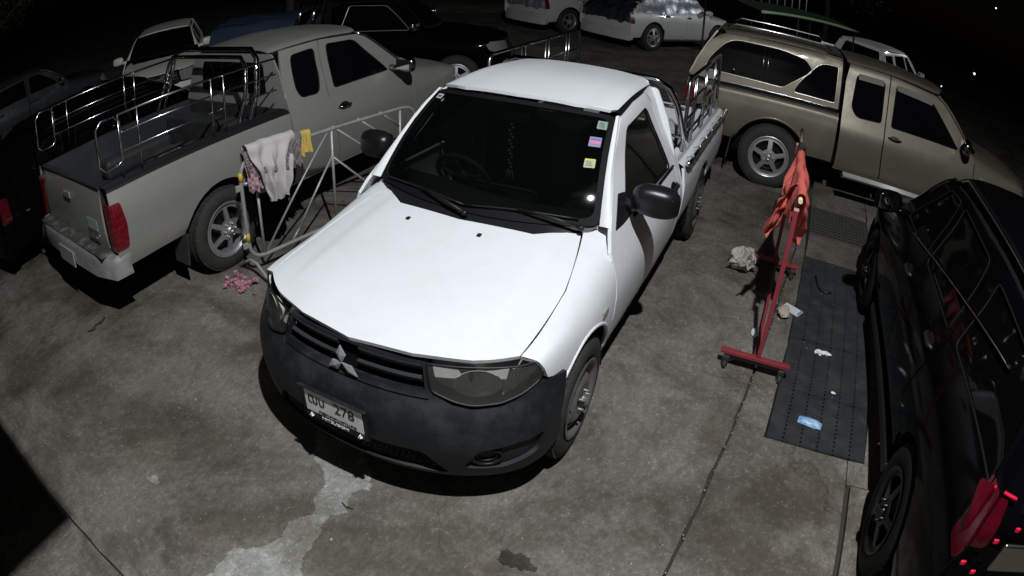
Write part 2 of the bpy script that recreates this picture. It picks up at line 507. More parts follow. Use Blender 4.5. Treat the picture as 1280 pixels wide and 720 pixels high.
# ------------------------------------------------------------------ generic vehicle shell
def shell(spec, rt):
    """builds the panels common to every vehicle in this yard. local axes: -Y is forward, +X the vehicle's left"""
    hw = spec['hw']; kx = hw / .868; paint = spec['paint']; zb = spec['zb']; zr = spec['zr']; hz = spec['hz']; wb = spec['wb']
    sill = spec.get('sill', .32); yc = spec['yc']; step = spec.get('step', .06); det = spec.get('det', 1)
    wr = spec['wr']; ar = spec.get('ar', wr + .075)
    def side_low(z4, x4=.845):
        return [(x4 * kx, z4), (.868 * kx, (z4 + sill) / 2 + .10), (.850 * kx, sill + .17), (.795 * kx, sill - .02)]
    H = []
    for (y, z0, wx) in ((-.80, hz[0], .86), (-.45, hz[1], .955), (0, hz[2], .995), (yc, hz[3], 1.0), (yc + .4, hz[3] + .05, 1.0)):
        z4 = z0 - (.085 if y < 0 else .165 if y == 0 else .18)
        row = [(0, z0), (.35 * wx * kx, z0 - .007), (.625 * wx * kx, z0 - .028), (.77 * wx * kx, z0 - (.048 if y < 0 else .07))] + [(a * wx, b) for a, b in side_low(z4)]
        H.append(row)
    hood_s = Surf([-.80, -.45, 0, yc, yc + .4], H)
    ye = spec['yroof1']          # rear end of roof
    y0r = spec['yroof0']
    xr = spec.get('xr', .575) * kx
    xb = spec.get('xb', .80) * kx
    cy = [yc - .15, y0r, (y0r + ye) / 2, ye, ye + .5]
    cab = []
    z4c = zb
    for i, y in enumerate(cy):
        dz = (-.07, -.03, 0, -.02, -.05)[i]
        rn = spec.get('rearnarrow', .985); xx = (1.03, 1.01, (1 + rn) / 2 + .01, rn, rn - .015)[i]
        zz = zr + dz
        cab.append([(0, zz), (xr * .62, zz - .01), (xr * xx, zz - .06), ((xr * xx * .55 + xb * .45), zb + (zz - zb) * .50), (xb, zb), (.868 * kx, (zb + sill) / 2 + .10), (.850 * kx, sill + .17), (.795 * kx, sill - .02)])
    cab_s = Surf(cy, cab)
    out = dict(hood=hood_s, cab=cab_s, kx=kx)
    ctr = lambda c: np.array([0, 0, .55]) * np.ones_like(c) + np.stack([c[:, 0] * 0, c[:, 1], c[:, 0] * 0], 1)
    out['ctr'] = ctr
    # hood ---------------------------------------------------
    hg = spec.get('hgap', [(-.48, 2.85), (0, 2.55), (yc - .02, 1.95)])
    fe = spec.get('hfront', [(0, -.735), (1, -.70), (1.9, -.61)])
    fr = [(q * .25, y) for q, y in fe] + [(q * .25, y) for y, q in hg]
    re = [(1.2 * .25, yc - .12), (0, yc - .16)]
    half = fr + re
    poly = half + [(-a, b) for a, b in half[::-1][1:-1]]
    ht = hood_s.top()
    def hood_f(b, y):
        P = ht(b, y); q = np.abs(b) / .25
        k = np.clip((y + .62) / .35, 0, 1)
        P[:, 2] += .009 * k / (1 + np.exp((q - (1.75 - .25 * (y + .4))) / .055)) - .004 * k
        return P
    sheet(poly, hood_f, step * .8, th=.02, ctr=(0, 0, .3)).obj('hood', paint, rt)
    # fender / door / side panels -------------------------------
    arcf = [(ar * math.cos(t), wr + ar * math.sin(t)) for t in np.linspace(PI * .93, PI * .02, 16)]
    yd = spec['ydoor'][0]
    for sg in spec.get('sides', (1, -1)):
        g1 = .006
        crown = [(y, hood_s.zt(y) + (4 - q) * .25 - .012) for y, q in hg]
        yf = spec.get('yfend', -.40)
        P = [(yf, spec.get('fendz', hood_s.zt(yf) - .10))]
        P = [(-ar * 1.0 + .0, wr + ar * .25)] if False else []
        fl = spec.get('fenderfront', [(-.33, .52), (-.42, .66), (-.40, .80), (-.47, .86)])
        arc = [p for p in arcf if p[0] > fl[0][0] + .02]
        # start at the front bottom, go up, along the hood gap, down the door gap, along the arch
        P = list(fl) + [(crown[0][0], crown[0][1])] + crown[1:] + [(yc + .14, crown[-1][1]), (yc + .17, hood_s.zt(yc) + .30), (yc + .08, hood_s.zt(yc) + .17)] + [(yd - g1, hood_s.zt(yd) + .13), (yd - g1, hood_s.zt(yd) + .02), (yd - g1 - .005, .6), (yd - g1, sill)] + [(arcf[-1][0] + .02, sill)] + arc[::-1]
        out['fender_poly'] = P
        sheet(P, hood_s.sidecrown(sg), step, th=.02, ctr=ctr).obj('front_fender', paint, rt)
    return out

def arch_liner(rt, x, y, wr, ar, w, sg):
    mb = MB(); n = 14
    V = []; F = []
    for i in range(n + 1):
        t = PI * (-.05 + 1.1 * i / n)
        for xx in (x, x - sg * w): V.append((xx, y + ar * 1.02 * math.cos(t), wr + ar * 1.02 * math.sin(t)))
    for i in range(n): F.append((2 * i, 2 * i + 1, 2 * i + 3, 2 * i + 2))
    mb.add(V, F, True)
    # inner disc
    V = [(x - sg * w, y, wr)] + [(x - sg * w, y + ar * 1.02 * math.cos(PI * (-.05 + 1.1 * i / n)), wr + ar * 1.02 * math.sin(PI * (-.05 + 1.1 * i / n))) for i in range(n + 1)]
    mb.add(V, [(0, i + 1, i + 2) for i in range(n)], True)
    return mb

def windscreen(rt, bc, bk, tc, tk, glassm, frame_m=None, name='windscreen', bulge=.045, front=True, step=.08, border=.035):
    """bc bottom centre (y,z), bk bottom corner (x,y,z), tc top centre (y,z), tk top corner"""
    def f(u, v, off=0.0):
        U = u; v_ = v
        xb_ = bk[0] * U; yb_ = bc[0] + (bk[1] - bc[0]) * U ** 2; zb_ = bc[1] + (bk[2] - bc[1]) * U ** 2
        xt = tk[0] * U; yt = tc[0] + (tk[1] - tc[0]) * U ** 2; zt_ = tc[1] + (tk[2] - tc[1]) * U ** 2
        P = np.stack([xb_ + (xt - xb_) * v_, yb_ + (yt - yb_) * v_, zb_ + (zt_ - zb_) * v_], 1)
        s_ = 1 if front else -1
        d = np.array([0, -.75 * s_, .66]); P += (bulge * np.sin(PI * v_) + off)[:, None] * d if not np.isscalar(off) else (bulge * np.sin(PI * v_) + off)[:, None] * d
        return P
    H = math.dist((bc[0], bc[1]), (tc[0], tc[1])); Wd = bk[0]
    g_ = lambda a, b: f(a / Wd, b / H)
    full = fillet([(-Wd, 0), (Wd, 0), (Wd, H), (-Wd, H)], .05)
    cc = (0, bc[0] + (1.5 if front else -1.5), .4)
    i_ = border
    inn = fillet([(-Wd + i_, i_ * 1.3), (Wd - i_, i_ * 1.3), (Wd - i_ * 1.15, H - i_), (-Wd + i_ * 1.15, H - i_)], .06)
    gl = sheet(inn, g_, step, th=.0, ctr=cc).obj(name, glassm, rt)
    fr = sheet(full, lambda a, b: f(a / Wd, b / H, -.002), step, holes=[inn], th=.01, ctr=cc).obj('windscreen_seal' if front else 'rear_window_seal', frame_m or M_SEAL, gl)
    return gl, f, Wd, H

def strip(A, B, m, name, parent, bulge=0.0, out=(0, 0, 1), n=5, close=.0):
    """ruled strip between polylines A and B with a slight outward bulge"""
    A = np.array(A, float); B = np.array(B, float); o = np.array(out, float)
    V = []; N = len(A)
    for i in range(N):
        for j in range(n + 1):
            t = j / n; V.append(A[i] * (1 - t) + B[i] * t + o * bulge * math.sin(PI * t))
    F = [(i * (n + 1) + j, i * (n + 1) + j + 1, (i + 1) * (n + 1) + j + 1, (i + 1) * (n + 1) + j) for i in range(N - 1) for j in range(n)]
    return link(name, V, F, m, parent)

def mirror_part(rt, x, y, z, sg, m=M_MIRROR, s=1.0):
    V = []; F = []; NU, NV = 20, 12
    sp = lambda c, e: math.copysign(abs(c) ** e, c)
    for i in range(NV + 1):
        ph = -PI / 2 + PI * i / NV
        for j in range(NU):
            t = 2 * PI * j / NU
            a = sp(math.cos(ph), .62) * sp(math.cos(t), .55); b = sp(math.cos(ph), .62) * sp(math.sin(t), .8); c = sp(math.sin(ph), .62)
            # b<0 faces forward: rounder and smaller; outer end lower
            k = 1 - .16 * max(0, -b); px = a * .125 * s * k; pz = c * .088 * s * k * (1 - .14 * (a * sg > 0) * abs(a)) - .012 * s * a * sg * (c < 0)
            V.append(Vector((x + px, y + b * .062 * s + .018 * a * sg, z + pz)))
    for i in range(NV):
        for j in range(NU): l = (j + 1) % NU; F.append((i * NU + j, i * NU + l, (i + 1) * NU + l, (i + 1) * NU + j))
    o = link('side_mirror', V, F, m, rt)
    mb = MB(); mb.box((x, y + .066 * s, z), (.17 * s, .006, .11 * s), bev=.02); mb.obj('mirror_glass', mat('mirror_glass', (.6, .62, .65), .03, metal=1), o)
    ar = MB(); ar.tube([(x - sg * .19 * s, y + .02, z - .05 * s), (x - sg * .12 * s, y + .01, z - .055 * s), (x - sg * .03 * s, y, z - .04 * s)], [.035 * s, .03 * s, .028 * s], 8); ar.obj('mirror_arm', m, o)
    return o

# ------------------------------------------------------------------ front fascia
class Fascia:
    def __init__(s, kx, zo=0.0, dscale=1.0, zk=1.0):
        base = np.array([(0, -.74), (.30, -.715), (.55, -.63), (.74, -.50), (.842, -.33), (.880, -.16)]) * np.array([kx, 1])
        tg = np.gradient(base, axis=0); nm = np.stack([tg[:, 1], -tg[:, 0]], 1); nm /= np.linalg.norm(nm, axis=1, keepdims=True)
        tp = np.array([1, 1, .95, .72, .30, .08])
        zs = [.20, .25, .33, .45, .58, .665, .72, .80, .86, .91]
        ds = [.02, .065, .105, .125, .12, .085, .05, .025, 0, -.03]
        rows = [[tuple(base[i] + nm[i] * d * tp[i] * dscale) for i in range(6)] for d in ds]
        s.S = Surf([z * zk + zo for z in zs], rows)
        s.us = np.array([0, .30, .56, .79, .98, 1.15]) * kx
    def f(s, off=0.0):
        def g(u, z):
            q = np.interp(np.abs(u), s.us, np.arange(6)); P = s.S.at(z, q)
            x, y = P[:, 0], P[:, 2]
            if off:
                q2 = q + .02; P2 = s.S.at(z, q2); tx = P2[:, 0] - x; ty = P2[:, 2] - y; l = np.hypot(tx, ty) + 1e-9
                x = x + ty / l * off; y = y - tx / l * off
            return np.stack([x * np.where(u < 0, -1, 1), y, z], 1)
        return g
    def p(s, u, z, off=0.0): return Vector(s.f(off)(np.array([float(u)]), np.array([float(z)]))[0])

def mirror_poly(half): return list(half) + [(-a, b) for a, b in half[::-1] if abs(a) > 1e-6]

def emblem(parent, p, s):
    """three chrome diamonds meeting in a point"""
    mb = MB()
    for a in (PI / 2, PI / 2 + 2 * PI / 3, PI / 2 + 4 * PI / 3):
        d = Vector((math.cos(a), 0, math.sin(a))); n = Vector((-math.sin(a), 0, math.cos(a)))
        q = [Vector((0, 0, 0)), d * .5 * s + n * .29 * s, d * s, d * .5 * s - n * .29 * s]
        f = [v + Vector((0, -.006, 0)) for v in q]; c = d * .5 * s + Vector((0, -.016, 0))
        V = [v + p for v in q + f + [c]]
        mb.add(V, [(0, 1, 5, 4), (1, 2, 6, 5), (2, 3, 7, 6), (3, 0, 4, 7), (4, 5, 8), (5, 6, 8), (6, 7, 8), (7, 4, 8)])
    return mb.obj('emblem', mat('emblem_metal', (.70, .71, .74), .25, metal=.65), parent)

def front_simple(rt, spec, sh):
    kx = sh['kx']; zo = spec['hz'][0] - .855
    F = Fascia(kx, zo)
    g = F.f()
    bumper = mirror_poly([(0, .66 + zo), (.38, .655 + zo), (.6, .645 + zo), (.85, .66 + zo), (.93, .64 + zo), (.97, .5 + zo), (.99, .42), (.95, .30), (.7, .26), (0, .26)])
    sheet(bumper, g, .09, th=.02, ctr=(0, 0, .5)).obj('front_bumper', spec.get('bumper_m', spec['paint']), rt)
    gr = sheet(mirror_poly([(0, .84 + zo), (.36, .83 + zo), (.38, .67 + zo), (0, .675 + zo)]), F.f(-.02), .08, th=.02, ctr=(0, 0, .5)).obj('grille', M_BLKPL, rt)
    mb = MB()
    for z in (.70, .755, .81):
        mb.tube([F.p(u, z + zo, .004) for u in np.linspace(-.35, .35, 9)], .013, 6)
    mb.obj('grille_bar', M_CHROME, gr)
    for sg in (1, -1):
        sheet([(sg * a, b + zo) for a, b in fillet([(.40, .84), (.42, .68), (.60, .665), (.86, .72), (.93, .84), (.85, .86)], .03)], F.f(0.0), .07, th=.03, ctr=(0, 0, .5)).obj('headlight', M_CLEARL, rt)

def cab_common(rt, spec, sh, ws):
    cab = sh['cab']; kx = sh['kx']; paint = spec['paint']; ctr = sh['ctr']; step = spec.get('step', .06)
    ye = spec['yroof1']; zb = spec['zb']; zr = spec['zr']; y0 = spec['yroof0']
    # roof
    rq = 1.965 * .25
    fr = spec.get('roof_front', [(0, y0 - .025), (1, y0 - .003), (1.85, y0 + .09)])
    half = [(q * .25, y) for q, y in fr] + [(rq, (y0 + .16)), (rq, ye - .04), (rq - .03, ye)] + [(0, ye + .03)]
    poly = half + [(-a, b) for a, b in half[::-1] if a > 1e-6]
    rf = sheet(poly, cab.top(), step, th=.02, ctr=(0, 0, .3)).obj('roof', paint, rt)
    under = half; rq2 = 2.12 * .25
    h2 = [(0, y0 + .03), (1.75 * .25, y0 + .13), (rq2, y0 + .17), (rq2, ye - .02), (0, ye)]
    ff = cab.top()
    sheet(h2 + [(-a, b) for a, b in h2[::-1] if a > 1e-6], lambda a, b: ff(a, b) + np.array([0, 0, -.012]), .09, th=.0, ctr=(0, 0, .3)).obj('roof_drip_channel', M_SEAL, rf)
    # windscreen
    gl, wf, Wd, Hh = windscreen(rt, *ws, spec.get('wsglass', M_DARKGLASS), border=.034)
    # pillars
    pl = spec['pillar']
    for sg in spec.get('sides', (1, -1)):
        fs = cab.side(sg)
        B = fs(np.array([p[0] for p in pl]), np.array([p[1] for p in pl]))
        vs = np.linspace(0, 1, len(pl)); A = wf(np.full(len(pl), 1.0 * sg), vs, .002)
        strip(A, B, paint, 'windscreen_pillar', rt, .02, (sg * .5, -.6, .4))
    return gl, wf, rf

def doors(rt, spec, sh, items):
    """items: dicts name, poly(y,z), win (y,z) or None, handle (y,z)"""
    cab = sh['cab']; ctr = sh['ctr']; step = spec.get('step', .06)
    for sg in spec.get('sides', (1, -1)):
        f = cab.side(sg)
        for it in items:
            hs = [it['win']] if it.get('win') else []
            hs += it.get('wins', [])
            sf = f if not it.get('surf') else it['surf'](sg)
            d = sheet(it['poly'], sf, step, holes=hs, th=.02, ctr=ctr).obj(it['name'], it.get('m', spec['paint']), rt)
            for h in hs:
                off = (lambda sf_: (lambda a, b: sf_(a, b) - np.array([sg * .012, 0, 0])))(sf)
                sheet(h, off, .12, th=0, ctr=ctr).obj('window', spec.get('sideglass', M_DARKGLASS), d)
                # rubber seal round the pane
                loop = resample(h, .06)
                P = sf(np.array([p[0] for p in loop]), np.array([p[1] for p in loop]))
                mb = MB(); mb.tube([tuple(p - np.array([sg * .003, 0, 0])) for p in P], .007, 5, closed=True); mb.obj('window_seal', it.get('sealm', M_SEAL), d)
            if it.get('handle'):
                hy, hz_ = it['handle']; P = sf(np.array([hy - .09, hy - .05, hy + .05, hy + .09]), np.array([hz_] * 4))
                o_ = np.array([sg, 0, 0])
                mb = MB(); mb.tube([P[0] + o_ * .004, P[1] + o_ * .03, P[2] + o_ * .03, P[3] + o_ * .004], [.012, .014, .014, .012], 6)
                el = [(hy + .07 * math.cos(t), hz_ + .035 * math.sin(t)) for t in np.linspace(0, 2 * PI, 14)[:-1]]
                e_ = sf(np.array([p[0] for p in el]), np.array([p[1] for p in el])) + o_ * .003
                mb.add(e_.tolist(), [tuple(range(len(el)))])
                mb.obj('door_handle', it.get('handle_m', M_BLKPL), d)

def bed(rt, spec, sh, liner=M_BEDLINER):
    kx = sh['kx']; y0, y1 = spec['bed']; zt = spec['bedz']; sill = spec.get('bedsill', .42); wb = spec['wb']; wr = spec['wr']; ar = spec.get('ar', wr + .075)
    paint = spec['paint']; ctr = sh['ctr']; step = spec.get('step', .06); s0 = spec.get('sill', .32)
    row = [(.70 * kx, zt + .003), (.76 * kx, zt + .004), (.805 * kx, zt), (.845 * kx, zt - .018), (.862 * kx, zt - .10), (.875 * kx, (zt + sill) / 2 + .06), (.856 * kx, sill + .12), (.810 * kx, sill - .03)]
    row2 = [(a - .012 * (i > 2), b) for i, (a, b) in enumerate(row)]
    bs = Surf([y0 - .05, (y0 + y1) / 2, y1 - .12, y1 + .02], [row, row, row, row2])
    sh['bed'] = bs
    aw = ar
    for sg in (1, -1):
        arc = [(wb + aw * math.cos(t), wr + aw * math.sin(t)) for t in np.linspace(PI, 0, 18) if wr + aw * math.sin(t) > sill + .005]
        P = [(y0, sill), (y0, zt - .03), (y1, zt - .03), (y1, sill + .06)] + [(y1 - .05, sill), (arc[-1][0] + .01, sill)] + arc[::-1] + [(arc[0][0] - .01, sill)]
        tl = spec.get('tail_cut')
        if tl: P = [(y0, sill), (y0, zt - .03), (y1, zt - .03), (y1, tl[1])] + [(y1 - tl[2], tl[1]), (y1 - tl[2], tl[0]), (y1, tl[0]), (y1, sill + .06)][0:0] + [(y1, sill + .06), (y1 - .05, sill), (arc[-1][0] + .01, sill)] + arc[::-1] + [(arc[0][0] - .01, sill)]
        d = sheet(P, bs.side(sg, 3.0), step, th=.02, ctr=ctr).obj('bed_side_panel', paint, rt)
        # rim cap
        mb = MB()
        V = []; F = []
        for i, y in enumerate((y0, y1)):
            for q in (0.0, .7, 1.5, 2.2, 3.0, 3.3):
                p = bs.at(np.array([y]), np.array([q]))[0]; V.append((p[0] * sg, y, p[2]))
        for k in range(5): F.append((k, k + 1, 7 + k, 6 + k))
        mb.add(V, F, True)
        mb.obj('bed_rim', spec.get('rim_m', paint), d)
        # inner wall + wheel box
        mb = MB()
        xi = .70 * kx * sg; zf = spec.get('bedfloor', .62)
        mb.box((xi, (y0 + y1) / 2, (zt + zf) / 2), (.012, y1 - y0, zt - zf))
        mb.box((sg * (.70 * kx - .10), wb, zf + .10), (.2, .85, .2), bev=.05)
        mb.obj('bed_inner_wall', liner, rt)
        mb = arch_liner(rt, sg * .84 * kx, wb, wr, ar, .22, sg); mb.obj('wheel_housing', M_VOID, rt)
    mb = MB(); zf = spec.get('bedfloor', .62)
    mb.box((0, (y0 + y1) / 2, zf - .02), (1.42 * kx, y1 - y0, .04))
    for i in range(9): mb.box((-.56 * kx + i * .14 * kx, (y0 + y1) / 2, zf + .006), (.06, y1 - y0 - .02, .012))
    mb.box((0, y0 + .012, (zt + zf) / 2), (1.42 * kx, .02, zt - zf))
    mb.obj('bed_floor', liner, rt)
    # tailgate
    z0, z1 = spec.get('gatez', (sill + .12, zt - .015)); wg = .70 * kx
    f = lambda a, b: np.stack([a, y1 + .012 + .012 * np.cos(a * 1.6) - .02 * ((b - (z0 + z1) / 2) / .25) ** 2, b], 1)
    gate = sheet(fillet([(-wg, z0), (wg, z0), (wg, z1), (-wg, z1)], .02), f, .08, th=.04, ctr=(0, 0, .5)).obj('tailgate', paint, rt)
    mb = MB(); mb.box((0, y1 - .015, z1 + .004), (wg * 2, .06, .02), bev=.008); mb.obj('tailgate_cap', liner, gate)
    mb = MB(); mb.box((0, y1 + .035, (z0 + z1) / 2 + .1), (.16, .012, .055), bev=.01); mb.obj('tailgate_handle', M_CHROME if spec.get('gate_chrome') else paint, gate)
    # bumper
    zbm = spec.get('rbz', .50)
    mb = MB()
    pts = [(-.86 * kx, y1 - .10, zbm), (-.84 * kx, y1 + .06, zbm), (-.6 * kx, y1 + .13, zbm), (0, y1 + .15, zbm), (.6 * kx, y1 + .13, zbm), (.84 * kx, y1 + .06, zbm), (.86 * kx, y1 - .10, zbm)]
    V = []; F = []; h = .09
    for (x, y, z) in pts:
        cy_ = y1 - .1
        V += [(x, y, z - h), (x, y + .008, z), (x * .995, y - .004, z + h * .8), (x * .99, y - .03, z + h), (x * .93, max(y - .13, y1 - .12), z + h)]
    for i in range(len(pts) - 1):
        for k in range(4): F.append((i * 5 + k, i * 5 + k + 1, i * 5 + 6 + k, i * 5 + 5 + k))
    mb.add(V, F, [k % 4 < 2 for k in range(len(F))])
    rbo = mb.obj('rear_bumper', spec.get('rbumper_m', mat('worn_chrome_bumper', (.72, .72, .70), .26, metal=.75, var=.2, vscale=7, dirt=(.16, .15, .14), dscale=9, damt=.55)), rt)
    m9 = MB(); m9.box((0, y1 + .055, zbm + h + .004), (1.50 * kx, .13, .012), bev=.004)
    for k in range(-10, 11): m9.box((k * .07, y1 + .055, zbm + h + .013), (.02, .11, .006))
    m9.obj('step_pad', mat('worn_step_pad', (.035, .034, .032), .8, var=.4, vscale=9, dirt=(.22, .20, .17), dscale=10, damt=.8), rbo)
    return gate

def taillight(rt, sh, spec, sg, ys, zs, m=M_REDLENS, xw=.17, surf=None):
    """wraps round a rear corner: a side lens and a rear lens in one mesh"""
    y0, y1 = ys; z0, z1 = zs; sf = (surf or sh['bed']).side(sg, 3.0)
    pf = lambda a, b: sf(a, b) + np.array([sg * .006, 0, 0])
    side = fillet([(y0 + .03, z1), (y1 + .012, z1 + .005), (y1 + .012, z0 + .0), (y0 + .01, z0), (y0 - .0, (z0 + z1) / 2)], .025)
    mb = sheet(side, pf, .06, th=.012, ctr=sh['ctr'])
    xo = abs(float(pf(np.array([y1]), np.array([(z0 + z1) / 2]))[0, 0]))
    rf = lambda a, b: np.stack([a * sg, np.full_like(a, y1 + .014) + .0 * a, b], 1)
    r2 = sheet(fillet([(xo - xw, z1), (xo - .002, z1 + .005), (xo - .002, z0), (xo - xw * .75, z0)], .02), rf, .06, th=.02, ctr=(0, 0, .5))
    mb.merge(r2)
    return mb.obj('tail_light', m, rt)

def chassis(rt, y0, y1, hw, z0=.30, z1=.55):
    mb = MB(); mb.box((0, (y0 + y1) / 2, (z0 + z1) / 2), (hw * 1.35, y1 - y0, z1 - z0))
    return mb.obj('underbody', M_VOID, rt)

def front_arches(rt, spec, sh):
    kx = sh['kx']; wr = spec['wr']; ar = spec.get('ar', wr + .075)
    for sg in (1, -1):
        arch_liner(rt, sg * .835 * kx, 0, wr, ar, .26, sg).obj('wheel_housing', M_VOID, rt)
    mb = MB(); mb.box((0, -.12, .62), (1.1 * kx, .95, .38)); mb.obj('engine_bay', M_VOID, rt)

# ------------------------------------------------------------------ white single-cab pickup (the main subject)
def white_pickup():
    rt = root('pickup_truck', (0, 0, 0), 0)
    tag(rt, 'white single-cab pickup with dark grey bumper and windscreen stickers, parked in the centre', 'pickup truck')
    spec = dict(hgap=[(-.48, 2.85), (0, 2.55), (.47, 1.95)], rearnarrow=.935, fenderfront=[(-.30, .715), (-.36, .735), (-.425, .765), (-.455, .85)], hfront=[(0, -.73), (1, -.686), (1.9, -.602)], hw=.868, paint=M_WHITE, zb=1.0, zr=1.63, hz=(.855, .925, .985, 1.05), wb=3.0, yc=.42, yroof0=.93, yroof1=2.02, wr=.335, ar=.405,
                ydoor=(.40, 1.90), bed=(2.05, 4.16), bedz=.985, wsglass=M_WSGLASS, sideglass=M_SIDEGLASS, rbumper_m=M_PLASTIC, step=.045, bedfloor=.60,
                pillar=[(.49, 1.07), (.60, 1.19), (.72, 1.30), (.84, 1.40), (.94, 1.47), (1.05, 1.53)])
    sh = shell(spec, rt)
    gl, wf, rf = cab_common(rt, spec, sh, ((.33, 1.045), (.70, .50, 1.065), (.90, 1.565), (.585, 1.01, 1.535)))
    win = fillet([(.70, 1.045), (.86, 1.20), (1.10, 1.45), (1.62, 1.47), (1.72, 1.28), (1.79, 1.03)], [.02, .05, .05, .05, .1, .04])
    doors(rt, spec, sh, [
        dict(name='door', poly=[(.406, .33), (.40, .60), (.405, .98), (.46, 1.055), (.61, 1.19), (.73, 1.30), (.85, 1.40), (.95, 1.465), (1.06, 1.522), (1.40, 1.550), (1.72, 1.548), (1.80, 1.465), (1.86, 1.2), (1.91, 1.0), (1.925, .6), (1.90, .33)], win=win, handle=(1.76, .90), handle_m=M_BLKPL),
        dict(name='cab_rear_panel', poly=[(1.735, 1.552), (1.815, 1.468), (1.872, 1.2), (1.922, 1.0), (1.937, .6), (1.912, .33), (2.03, .36), (2.035, 1.0), (2.0, 1.3), (1.96, 1.552)]),
        dict(name='door_sill', poly=[(.43, .27), (.43, .325), (2.03, .325), (2.03, .27)], m=M_PLASTIC)])
    # black mirror sail and quarter vent on both doors
    for sg in (1, -1):
        f = sh['cab'].side(sg)
        sheet(fillet([(.53, 1.05), (.66, 1.04), (.84, 1.04), (.80, 1.17), (.70, 1.19)], .01), lambda a, b: f(a, b) + np.array([sg * .004, 0, 0]), .06, th=.006, ctr=sh['ctr']).obj('mirror_base', M_BLKPL, rt)
        # outer belt moulding
        yy = np.linspace(.84, 1.86, 9); P = f(yy, np.full(9, 1.022)) + np.array([sg * .008, 0, 0])
        MB().tube(P, .009, 5).obj('belt_moulding', M_SEAL, rt)
        mirror_part(rt, sg * .932, .76, 1.17, sg, s=1.08)
        # side indicator on the fender
        g = sh['hood'].sidecrown(sg)
        P = g(np.array([.22]), np.array([.74]))[0]
        MB().box(P + np.array([sg * .004, 0, 0]), (.012, .075, .035), bev=.008).obj('side_indicator', M_CLEARL, rt)
        # fender arch lip
        A = [(.405 * math.cos(t), .335 + .405 * math.sin(t)) for t in np.linspace(PI * .83, PI * .03, 20)]
        P = g(np.array([a[0] for a in A]), np.array([a[1] for a in A]))
        MB().tube(P - np.array([sg * .004, 0, 0]), .011, 6).obj('arch_lip', M_WHITE, rt)
    # rear wall of the cab
    f = lambda a, b: np.stack([a, 1.985 + .05 * (1 - ((b - .5) / 1.05)) * .6, b], 1)
    hole = fillet([(-.50, 1.08), (.50, 1.08), (.46, 1.43), (-.46, 1.43)], .05)
    bw = sheet(fillet([(-.80, .62), (.80, .62), (.795, 1.0), (.70, 1.32), (.60, 1.54), (-.60, 1.54), (-.70, 1.32), (-.795, 1.0)], .03), f, .1, [hole], th=.02, ctr=(0, 0, 1), inner=True).obj('cab_back_panel', M_WHITE, rt)
    sheet(hole, f, .2, th=0, ctr=(0, 0, 1)).obj('rear_window', M_SIDEGLASS, bw)
    # cowl
    hs = sh['hood'].top()
    qs = np.array([-1.95, -1.5, -1.2, -.6, 0, .6, 1.2, 1.5, 1.95]); ys = np.array([.47, .365, .30, .27, .26, .27, .30, .365, .47])
    A = hs(qs * .25, ys); A[:, 2] -= .022; A[:, 1] -= .03
    Bp = wf(np.array([-1, -.78, -.62, -.3, 0, .3, .62, .78, 1.0]), np.zeros(9), -.004); Bp[:, 1] += .02
    cw = strip(A, Bp, M_BLKPL, 'cowl_panel', rt, -.004, (0, 0, 1), 4)
    for i, x in enumerate(np.linspace(-.45, .45, 12)):
        pass
    # wipers
    for (x0, x1, xa) in ((-.62, -.02, -.42), (-.02, .60, .24)):
        mb = MB()
        n = 9; pts = []
        for i in range(n):
            t = i / (n - 1); u = (x0 + (x1 - x0) * t) / .70
            p = wf(np.array([u]), np.array([.045 + .075 * (1 - t) * 0 + .03 * math.sin(PI * t)]), .014)[0]; pts.append(p)
        mb.tube(pts, .006, 5); 
        blade = mb.obj('wiper_blade', M_BLKPL, rt)
        p0 = Vector(pts[n - 1]) + Vector((.03, -.045, -.025)); p1 = Vector(pts[n // 2]) + Vector((0, -.012, .012))
        m2 = MB(); m2.tube([p0, p0 * .6 + p1 * .4 + Vector((0, -.01, .012)), p1], [.011, .008, .005], 6); m2.lathe([(-.01, .0001), (-.01, .018), (.012, .016), (.014, .0001)], p0, 'z', 10)
        m2.obj('wiper_arm', M_STEEL if False else M_BLKPL, blade)
    # washer nozzles
    for (x, y) in ((-.27, .17), (.17, .17)):
        p = hs(np.array([x]), np.array([y]))[0]
        q = sh['hood'].at(np.array([y]), np.array([abs(x) / .35]))[0]
        MB().box((x, y, q[2] + .006), (.022, .03, .014), bev=.005).obj('washer_nozzle', M_BLKPL, rt)
    # hood crease lines: shallow ridges
    # front fascia ------------------------------------------------
    F = Fascia(1.0)
    g = F.f()
    intake = fillet([(-.49, .295), (.49, .295), (.385, .445), (-.385, .445)], .03)
    platehole = None
    fogs = [[(sg * .64 + .052 * math.cos(t), .408 + .046 * math.sin(t)) for t in np.linspace(0, 2 * PI, 15)[:-1]] for sg in (1, -1)]
    bumper = mirror_poly([(0, .700), (.40, .700), (.415, .722), (.50, .692), (.58, .678), (.69, .684), (.79, .710), (.860, .742), (.93, .745), (1.02, .725), (.985, .52), (1.00, .42), (.99, .34), (.9, .285), (.7, .255), (0, .245)])
    pockets = [fillet([(sg * .545, .350), (sg * .70, .335), (sg * .86, .380), (sg * .885, .490), (sg * .74, .490), (sg * .60, .465)], .03) for sg in (1, -1)]
    b = sheet(bumper, g, .035, [intake] + pockets, th=.03, ctr=(0, 0, .5)).obj('front_bumper', M_PLASTIC, rt)
    for pk, fg in zip(pockets, fogs):
        sheet(pk, F.f(-.022), .03, [fg], th=.02, ctr=(0, 0, .5)).obj('fog_lamp_pocket', M_PLASTIC, b)
    # intake mesh
    mb = MB()
    sheet(mirror_poly([(0, .26), (.52, .26), (.43, .47), (0, .47)]), F.f(-.06), .1, th=0, ctr=(0, 0, .5)).obj('intake_backing', M_VOID, b)
